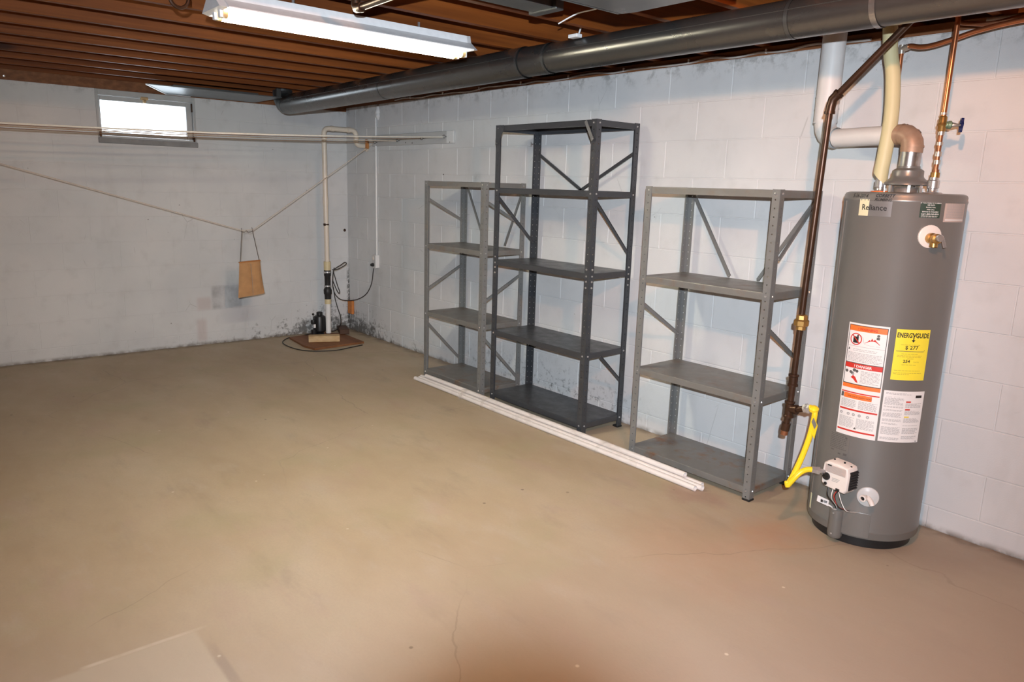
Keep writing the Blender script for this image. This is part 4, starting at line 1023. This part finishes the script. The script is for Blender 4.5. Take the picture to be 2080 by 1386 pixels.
kc = K @ Vector((-.037, -.036, -.004)); kn = MB().lathe([(.016, 0), (.0165, .006), (.013, .012), (.0001, .013)], kc, F_, 20); kn.bar(kc + F_ * .014 - Rr * .011, kc + F_ * .014 + Rr * .011, .005, .006, up=F_); o = kn.build('knob', 'black', gc, smooth=35); o['label'] = 'black gas knob'
kc = K @ Vector((-.038, -.036, -.036)); MB().lathe([(.007, 0), (.007, .006), (.0001, .007)], kc, F_, 12).build('igniter_button', 'black', gc, smooth=35)
onc(MB(), (.010, -.042, -.052), (.026, -.030, -.040), .001).build('wire_port', 'black', gc)
onc(MB(), (.054, -.026, -.040), (.0605, .028, .040), .002).build('side_grille', 'black', t)
m = MB()
for i in range(7): onc(m, (.058, .0 - .026, -.036 + i * .011), (.0635, .028, -.031 + i * .011), .001)
m.build('grille_rib', 'black', t)
MB().lathe([(.030, 0), (.030, .03)], cyl(-95, .318, HR - .002), radial(-95), 20).build('control_boss', 'black', t, smooth=40)
for x, z in ((-.03, .066), (.015, .066), (.045, .058)): MB().lathe([(.004, 0), (.004, .006), (.0001, .006)], K @ Vector((x, -.004, z - .004)), (0, 0, 1), 8).build('screw', 'black', t)
# wires
def wire(pts, mat, r=.0016): MB().tube(smoothpath(pts, 5), r, 6).build('wire', mat, t, smooth=60)
b1 = K @ Vector((-.045, -.03, -.05)); 
wire([K @ Vector((-.030, -.025, -.052)), K @ Vector((-.026, -.03, -.09)), ch + radial(-92.3) * .02 + Vector((0, 0, .165)), ch + radial(-92.3) * .012 + Vector((0, 0, .135))], 'black', .0024)
wire([K @ Vector((-.012, -.02, -.052)), K @ Vector((-.006, -.035, -.09)), ch + radial(-85) * .022 + Vector((0, 0, .170)), ch + radial(-88) * .01 + Vector((0, 0, .135))], 'ink_white', .0016)
wire([K @ Vector((.016, -.036, -.050)), K @ Vector((.010, -.045, -.075)), K @ Vector((.030, -.035, -.115)), cyl(-80, .160, HR + .006)], 'ink_red', .0016)
wire([K @ Vector((.019, -.036, -.050)), K @ Vector((.014, -.043, -.078)), K @ Vector((.034, -.035, -.118)), cyl(-79.0, .160, HR + .006)], 'black', .0016)
wire([K @ Vector((.022, -.036, -.050)), K @ Vector((.034, -.04, -.072)), K @ Vector((.045, -.035, -.10)), K @ Vector((.062, -.025, -.125)), cyl(-71.5, .163, HR + .006)], 'ink_white', .0016)
tg = MB().poly([(5.235, -.560, .186), (5.287, -.563, .182), (5.290, -.566, .210), (5.238, -.562, .214), (5.235, -.5595, .186), (5.287, -.5625, .182), (5.290, -.5655, .210), (5.238, -.5615, .214)], [(0, 1, 2, 3), (7, 6, 5, 4), (0, 4, 5, 1), (1, 5, 6, 2), (2, 6, 7, 3), (3, 7, 4, 0)]).build('paper_tag', 'label_white', t); tg['label'] = 'small white paper tag on a wire'
MB().box((5.255, -.5665, .192), (5.264, -.5645, .203)).box((5.268, -.5675, .195), (5.283, -.5655, .1975)).box((5.268, -.5675, .200), (5.283, -.5655, .2025)).build('tag_print', 'ink', t)
wire([(5.284, -.562, .188), (5.296, -.548, .178), (5.291, -.525, .162), ch + radial(-92.3) * .015 + Vector((0, 0, .150))], 'ink_white', .0035)
# top fittings: nipples, draft hood
for x in (5.197, 5.402):
    MB().lathe([(.0, 0), (.030, 0), (.028, .004), (.018, .006), (.016, .010), (.016, .020), (.022, .022), (.022, .050), (.018, .054), (.018, .064), (.0, .064)], (x, -.26, 1.474), (0, 0, 1), 18).build('pipe_nipple', 'zinc', t, smooth=35)
    MB().lathe([(.0, 0), (.036, 0), (.034, .004), (.018, .005)], (x, -.26, 1.4755), (0, 0, 1), 18).build('nipple_collar', 'ink_orange' if x < 5.3 else 'zinc', t, smooth=35)
MB().lathe([(.042, 0), (.043, .012), (.046, .022), (.040, .022), (.040, 0)], (5.30, -.26, 1.475), (0, 0, 1), 28).build('flue_collar', 'heater_rust', t, smooth=35)
MB().lathe([(.036, .0), (.036, .004), (.0001, .004)], (5.30, -.26, 1.49), (0, 0, 1), 24).build('flue_opening', 'black', t)
o = MB().lathe([(.082, .030), (.084, .033), (.083, .040), (.074, .050), (.062, .060), (.0585, .068), (.058, .088), (.052, .093), (.0425, .098), (.0425, .106), (.040, .106), (.040, .092), (.056, .066), (.072, .046), (.080, .034)], (5.30, -.26, 1.474), (0, 0, 1), 36).build('draft_hood', 'heater', t, smooth=35); o['label'] = 'flared metal draft hood on stub legs'
for a in (-150, -115, -60, -25, 30, 90, 150):
    r_ = radial(a); MB().bar(Vector((5.30, -.26, 1.474)) + r_ * .079, Vector((5.30, -.26, 1.512)) + r_ * .079, .010, .003, up=r_).build('hood_leg', 'zinc', t)

# vent pipe
t = thing('vent_pipe', 'white and tan metal vent pipe from heater top to the ceiling', 'vent pipe', (5.30, -.26, 1.58))
MB().tube([(5.30, -.26, 1.572), (5.302, -.26, 1.645)], .0395, 28, caps=False).build('flue_stub', 'bright_duct', t, smooth=40)
zc = 1.708
pth = [(5.302, -.26, 1.635), (5.303, -.26, 1.655)]; 
hd = (Vector((4.895, -.155, zc)) - Vector((5.255, -.255, zc))); hd.z = 0; hd.normalize()
pth += [Vector((5.303, -.26, 1.655)) + hd * .052 * (1 - math.cos(a)) + Vector((0, 0, .052 * math.sin(a))) for a in (PI / 2 * k / 4 for k in range(1, 5))]
e_end = pth[-1] + hd * .02
o = MB().tube(pth + [e_end], .0415, 28, caps=False).build('elbow', 'tan_duct', t, smooth=22); o['label'] = 'heat-tanned elbow above the draft hood'
for q in (pth[1], pth[3]):
    pass
for k_ in (1, 3, 5):
    q = pth[k_]; d = (Vector(pth[min(k_ + 1, 5)]) - Vector(pth[k_ - 1])).normalized(); MB().tube([Vector(q) - d * .004, Vector(q) + d * .004], .0432, 28, caps=False).build('gore_seam', 'tan_duct', t, smooth=40)
h0 = e_end - hd * .01; cornr = Vector((4.855, -.15, 0)); 
L_ = (Vector((cornr.x, cornr.y, zc)) - h0).length; h1 = h0 + hd * (L_ - .075)
MB().tube([h0, h0 + hd * .05], .0405, 28, caps=False).build('bare_section', 'bright_duct', t, smooth=40)
MB().tube([h0 + hd * .045, h1], .0395, 28, caps=False).build('horizontal_run', 'white_duct', t, smooth=40)
end = Vector(h1) + hd * .005
pe = [end + hd * .07 * math.sin(a) + Vector((0, 0, .07 * (1 - math.cos(a)) + .0)) for a in (PI / 2 * k / 4 for k in range(5))]
MB().tube(pe, .0465, 28, caps=False).build('elbow', 'white_duct', t, smooth=20)
top0 = pe[-1]
MB().tube([top0 - Vector((0, 0, .003)), top0 + Vector((0, 0, .12)), (top0.x, top0.y, JB + .12)], .0505, 28, caps=False).build('riser', 'white_duct', t, smooth=40)
for z in (.003, .062, .115): MB().tube([top0 + Vector((0, 0, z - .003)), top0 + Vector((0, 0, z + .003))], .0522, 28, caps=False).build('crimped_band', 'white_duct', t, smooth=40)
MB().tube([h1 - hd * .018, h1 - hd * .012], .0412, 28, caps=False).build('crimped_band', 'white_duct', t, smooth=40)

# hot pipe under foam
t = thing('insulated_pipe', 'thick pale green foam-insulated pipe rising from left heater nipple', 'pipe', (5.197, -.26, 1.53))
fp = smoothpath([(5.192, -.26, 1.560), (5.199, -.26, 1.65), (5.204, -.26, 1.79), (5.190, -.26, 1.94), (5.165, -.26, 2.05), (5.145, -.26, JB + .05)], 6)
rows = []
n = 24
for i, p in enumerate(fp):
    r_ = .0285; row = []
    for k in range(n):
        a = 2 * PI * k / n; z = p.z + (-.055 * (.5 - .5 * math.cos(a - PI)) if i == 0 else 0)
        row.append((p.x + r_ * math.cos(a), p.y + r_ * math.sin(a), z))
    rows.append(row)
m = MB(); m.quadgrid(rows, closed=True); m.f.append(tuple(range(n))); m.build('foam_sleeve', 'foam', t, smooth=50)
MB().tube([(5.197, -.26, 1.532), (5.196, -.26, 1.60)], .0115, 14).lathe([(.0115, 0), (.017, .002), (.017, .018), (.0115, .02)], (5.197, -.26, 1.532), n=14).build('brass_end', 'brass', t, smooth=40)

# cold copper pipe with valve
t = thing('copper_riser', 'vertical copper pipe with blue valve handle above heater right side', 'pipe', (5.402, -.26, 1.535))
cx_ = 5.404
MB().tube([(cx_, -.26, 1.745), (cx_ + .003, -.26, JB + .08)], .0096, 16).build('upper_copper', 'copper', t, smooth=60)
MB().tube([(cx_ - .001, -.26, 1.535), (cx_, -.26, 1.75)], .0090, 16).build('lower_copper', 'copper_old', t, smooth=60)
for z, h_, mt in ((1.536, .020, 'brass'), (1.556, .012, 'copper_old'), (1.588, .016, 'solder'), (1.618, .018, 'solder'), (1.660, .012, 'solder'), (1.698, .014, 'solder'), (1.775, .008, 'solder')):
    MB().tube([(cx_, -.26, z), (cx_, -.26, z + h_)], .0122 if mt != 'brass' else .0165, 14).build('fitting', mt, t, smooth=40)
vd = Vector((.88, .46, -.03)).normalized(); vc = Vector((cx_, -.26, 1.738))
MB().lathe([(.012, -.026), (.0145, -.022), (.0145, -.008), (.019, 0), (.0145, .010), (.0145, .028), (.012, .032)], vc, (0, 0, 1), 16).build('valve_body', 'brass', t, smooth=40)
MB().lathe([(.013, .0), (.013, .018), (.0155, .020), (.0155, .030), (.009, .034)], vc, vd, 14).build('valve_bonnet', 'green', t, smooth=30)
MB().lathe([(.009, .032), (.010, .036), (.006, .05), (.004, .066), (.0, .066)], vc, vd, 12).build('valve_stem', 'solder', t, smooth=30)
m = MB(); hc = vc + vd * .066; N_ = vd.cross(Vector((0, 0, 1))).normalized(); B_ = N_.cross(vd)
rows = []
for off, s_ in ((-.005, .75), (-.006, 1.0), (.003, 1.0), (.004, .75)):
    rows.append([hc + vd * off + (N_ * math.cos(a) + B_ * math.sin(a)) * (.0265 + .0035 * math.cos(6 * a)) * s_ for a in (2 * PI * k / 36 for k in range(36))])
m.quadgrid(rows + [rows[0]], closed=True)
for k in range(3):
    a = PI * k / 3; m.bar(hc - (N_ * math.cos(a) + B_ * math.sin(a)) * .022, hc + (N_ * math.cos(a) + B_ * math.sin(a)) * .022, .006, .005, up=vd)
m.lathe([(.0, .007), (.006, .006), (.007, -.004)], hc, vd, 10)
o = m.build('handwheel', 'blue', t, smooth=40); o['label'] = 'dark blue round valve handle'

# copper loop behind the foam
t = thing('copper_loop', 'copper tube dropping behind foam pipe then bending along the joists', 'pipe', (5.18, -.19, 1.9))
MB().tube([(5.172, -.17, 1.55), (5.172, -.17, 2.055)], .0092, 14).build('drop', 'copper', t, smooth=60)
MB().tube(smoothpath([(5.172, -.17, 2.052), (5.205, -.175, 2.062), (5.25, -.185, 2.052), (5.30, -.19, 2.052), (5.38, -.19, 2.068), (5.46, -.185, 2.088), (5.60, -.185, 2.105), (5.9, -.185, 2.12), (7.0, -.185, 2.12)], 6), .0098, 14).build('run', 'copper', t, smooth=60)
MB().tube([(5.172, -.17, 2.035), (5.172, -.17, 2.070)], .0125, 14).tube([(5.172, -.17, 2.055), (5.202, -.175, 2.060)], .0125, 14).build('fitting', 'solder', t, smooth=40)
t = thing('copper_branch', 'second copper tube crossing near the joists behind the vertical copper pipe', 'pipe', (5.5, -.15, 2.12))
MB().tube(smoothpath([(5.36, -.15, JB + .04), (5.37, -.15, 2.140), (5.42, -.155, 2.122), (5.50, -.16, 2.112), (5.62, -.16, 2.127), (5.9, -.16, 2.145), (7.0, -.16, 2.145)], 6), .0092, 14).build('run', 'copper_old', t, smooth=60)

# gas line
t = thing('gas_pipe', 'dark iron gas pipe descending in front of grey rack beside heater', 'pipe', (5.09, -.6, .45))
gx = 5.092
bend = Vector((5.122, -.6, 1.815))
MB().tube([(gx - .003, -.6, .53), (gx, -.6, .70)], .0135, 14).build('lower_pipe', 'iron', t, smooth=60)
MB().tube([(gx, -.6, .69), (gx + .008, -.6, 1.1), bend - Vector((.003, 0, .02))], .0128, 14).build('drop_pipe', 'iron', t, smooth=60)
dd = Vector((.715, 0, .70)).normalized()
MB().tube([bend + dd * .01, bend + dd * .52], .0130, 14).build('diagonal_pipe', 'iron', t, smooth=60)
MB().tube([bend - Vector((.003, 0, .050)), bend - Vector((.001, 0, .022)), bend + dd * .006, bend + dd * .035], .0185, 14).build('elbow', 'iron', t, smooth=30)
for q in (bend - Vector((.003, 0, .050)), ): MB().tube([q, q + Vector((0, 0, .010))], .0205, 14).build('elbow_bead', 'iron', t, smooth=40)
MB().tube([bend + dd * .028, bend + dd * .038], .0205, 14).build('elbow_bead', 'iron', t, smooth=40)
o = MB().lathe([(.014, -.036), (.020, -.034), (.020, -.020), (.030, -.016), (.031, .004), (.024, .010), (.023, .026), (.014, .030)], (gx + .008, -.6, .942), (0, 0, 1), 8).build('union', 'brass', t); o['label'] = 'brass-coloured hexagonal union'
MB().lathe([(.014, -.028), (.0215, -.026), (.0215, -.018), (.0185, -.015), (.0185, .015), (.0215, .018), (.0215, .026), (.014, .028)], (gx, -.6, .690), (0, 0, 1), 16).build('coupling', 'iron', t, smooth=30)
zt = .562
MB().lathe([(.014, -.038), (.0215, -.036), (.0215, -.028), (.0185, -.024), (.0185, .024), (.0215, .028), (.0215, .036), (.014, .038)], (gx - .004, -.6, zt), (0, 0, 1), 16).tube([(gx - .004, -.6, zt + .002), (gx + .030, -.6, zt + .006)], .0185, 14).tube([(gx + .024, -.6, zt + .005), (gx + .033, -.6, zt + .006)], .0212, 14).build('tee', 'iron', t, smooth=30)
MB().tube([(gx - .006, -.6, zt - .03), (gx - .012, -.6, .478)], .0132, 14).build('drip_leg', 'iron', t, smooth=60)
MB().tube([(gx - .009, -.6, .500), (gx - .013, -.6, .466)], .0185, 14).build('drip_cap', 'iron', t, smooth=40)
o = MB().tube([(gx - .013, -.6, .467), (gx - .015, -.6, .446)], .0155, 14).build('cap_end', 'copper_old', t, smooth=40)
MB().tube([(gx + .03, -.6, zt + .006), (gx + .066, -.6, zt + .020)], .0130, 14).build('stub', 'iron', t, smooth=60)
MB().tube([(gx + .062, -.6, zt + .018), (gx + .090, -.6, zt + .026)], .0185, 6).tube([(gx + .072, -.6, zt + .021), (gx + .078, -.6, zt + .023)], .021, 14).build('flare_nut', 'zinc', t)

t = thing('gas_connector', 'yellow flexible gas line curving from iron pipe to heater control', 'gas line', (5.17, -.6, .35))
pth = smoothpath([(gx + .085, -.6, zt + .030), (gx + .108, -.602, zt + .024), (gx + .112, -.605, zt - .01), (gx + .104, -.61, .47), (gx + .088, -.622, .38), (gx + .070, -.64, .300), (gx + .062, -.655, .266), (gx + .068, -.665, .262)], 6)
MB().tube(pth, .0118, 14).build('hose', 'yellow', t, smooth=60)
pth = smoothpath([(gx + .064, -.663, .258), (gx + .082, -.657, .290), (gx + .098, -.640, .318), (gx + .114, -.618, .331), (gx + .130, -.604, .333)], 6)
MB().tube(pth, .0118, 14).build('hose', 'yellow', t, smooth=60)
MB().lathe([(.0001, -.012), (.010, -.010), (.0125, 0), (.0125, .012), (.0105, .016)], (gx + .060, -.662, .256), (-.3, .1, 1), 14).build('bend_tip', 'yellow', t, smooth=50)
MB().tube([(gx + .127, -.606, .333), (gx + .143, -.592, .331)], .0155, 6).tube([(gx + .142, -.593, .331), (gx + .151, -.585, .330)], .0175, 6).build('flare_nut', 'zinc', t)
MB().tube([(gx + .150, -.586, .330), (gx + .170, -.566, .327)], .0105, 12).build('inlet_nipple', 'zinc', t, smooth=40)
MB().lathe([(.0125, -.004), (.019, -.002), (.020, .010), (.012, .018), (.0001, .020)], (gx + .104, -.6, zt + .022), (.2, -.3, 1), 12).build('nut_cover', 'yellow', t, smooth=40)
tq = MB(); P = [(gx + .112, -.618, zt + .010), (gx + .142, -.628, zt - .03), (gx + .136, -.632, zt - .088), (gx + .112, -.624, zt - .060), (gx + .104, -.616, zt - .020)]
tq.poly(P + [(x, y + .0015, z) for x, y, z in P], [(0, 1, 2, 3, 4), (9, 8, 7, 6, 5)] + [(i, (i + 1) % 5, 5 + (i + 1) % 5, 5 + i) for i in range(5)]); o = tq.build('tag', 'yellow', t); o['label'] = 'folded yellow warning tag'
MB().poly([(gx + .118, -.6215, zt - .002), (gx + .139, -.6295, zt - .028), (gx + .130, -.6285, zt - .048), (gx + .110, -.6200, zt - .022)], [(0, 1, 2, 3)]).build('tag_print', 'silver', t)

# cable stapled along the wall top
rnd = random.Random(9); pts = []
x = .9
while x < 5.0: pts.append((x, -.006 - rnd.uniform(0, .004), 2.148 + rnd.uniform(-.010, .006))); x += .14
t = thing('wall_top_cable', 'painted electrical cable stapled along the wood above right wall', 'cable', (3, -.01, 2.15))
MB().tube(smoothpath(pts, 4), .0062, 6).build('cable_run', 'cable', t, smooth=60)
x = 1.15
while x < 4.9:
    MB().box((x - .004, -.016, 2.138), (x + .004, -.001, 2.160), .002).build('staple', 'white_metal', t); x += .47
tag(MB().tube([(5.42, -.012, 2.155), (5.7, -.012, 2.150), (6.4, -.012, 2.150)], .011, 8).build('white_cable', 'cable', smooth=60), 'short white cable on the wood right of the copper pipe', 'cable')

# nails and hooks by the ceiling
for x, y, z, lab in ((-.0, -1.28, 2.12, 'small pale nail in the wood right of the window'), (-.0, -2.70, 2.12, 'small pale nail in the wood left of the window')):
    tag(MB().tube([(.001, y, z), (.02, y, z - .002)], .003, 8).lathe([(.0001, .002), (.007, .001), (.007, -.001)], (.02, y, z - .002), (1, 0, -.1), 10).build('nail', 'zinc'), lab, 'nail')
tag(MB().lathe([(.0001, .012), (.008, .010), (.013, .004), (.014, 0)], (.0, -.035, .985), (1, 0, 0), 12).build('wall_plug', 'iron', smooth=40), 'small dark plug in back wall beside the corner', 'plug')
tag(MB().lathe([(.0001, .004), (.004, .003), (.005, 0)], (1.63, -.0, 1.53), (0, -1, 0), 8).build('nail', 'iron', smooth=40), 'dark nail head in right wall above the leftmost rack', 'nail')

# ================================================================ THE PHOTOGRAPHER'S CAMERA (behind the picture: its lens shades the flash)
t = thing('camera_body', 'black camera with raised flash behind the viewpoint', 'camera', CAM - FW * .17)
def cf(a, b, c): return CAM + RT * a + UP * b - FW * c
KC = Matrix(((RT.x, UP.x, -FW.x, CAM.x), (RT.y, UP.y, -FW.y, CAM.y), (RT.z, UP.z, -FW.z, CAM.z), (0, 0, 0, 1)))
MB().box((-.066, -.050, .150), (.066, .042, .215), .008, KC).box((-.03, .040, .155), (.03, .070, .215), .006, KC).build('body', 'black', t)
MB().lathe([(.036, .004), (.0385, .006), (.0385, .06), (.036, .064), (.036, .152)], CAM, -FW, 40).build('lens_barrel', 'black', t, smooth=35)
MB().box((-.030, .092, .184), (.030, .118, .205), .003, KC).bar(cf(-.024, .068, .198), cf(-.024, .102, .194), .004, .006).bar(cf(.024, .068, .198), cf(.024, .102, .194), .004, .006).build('flash_head', 'black', t)
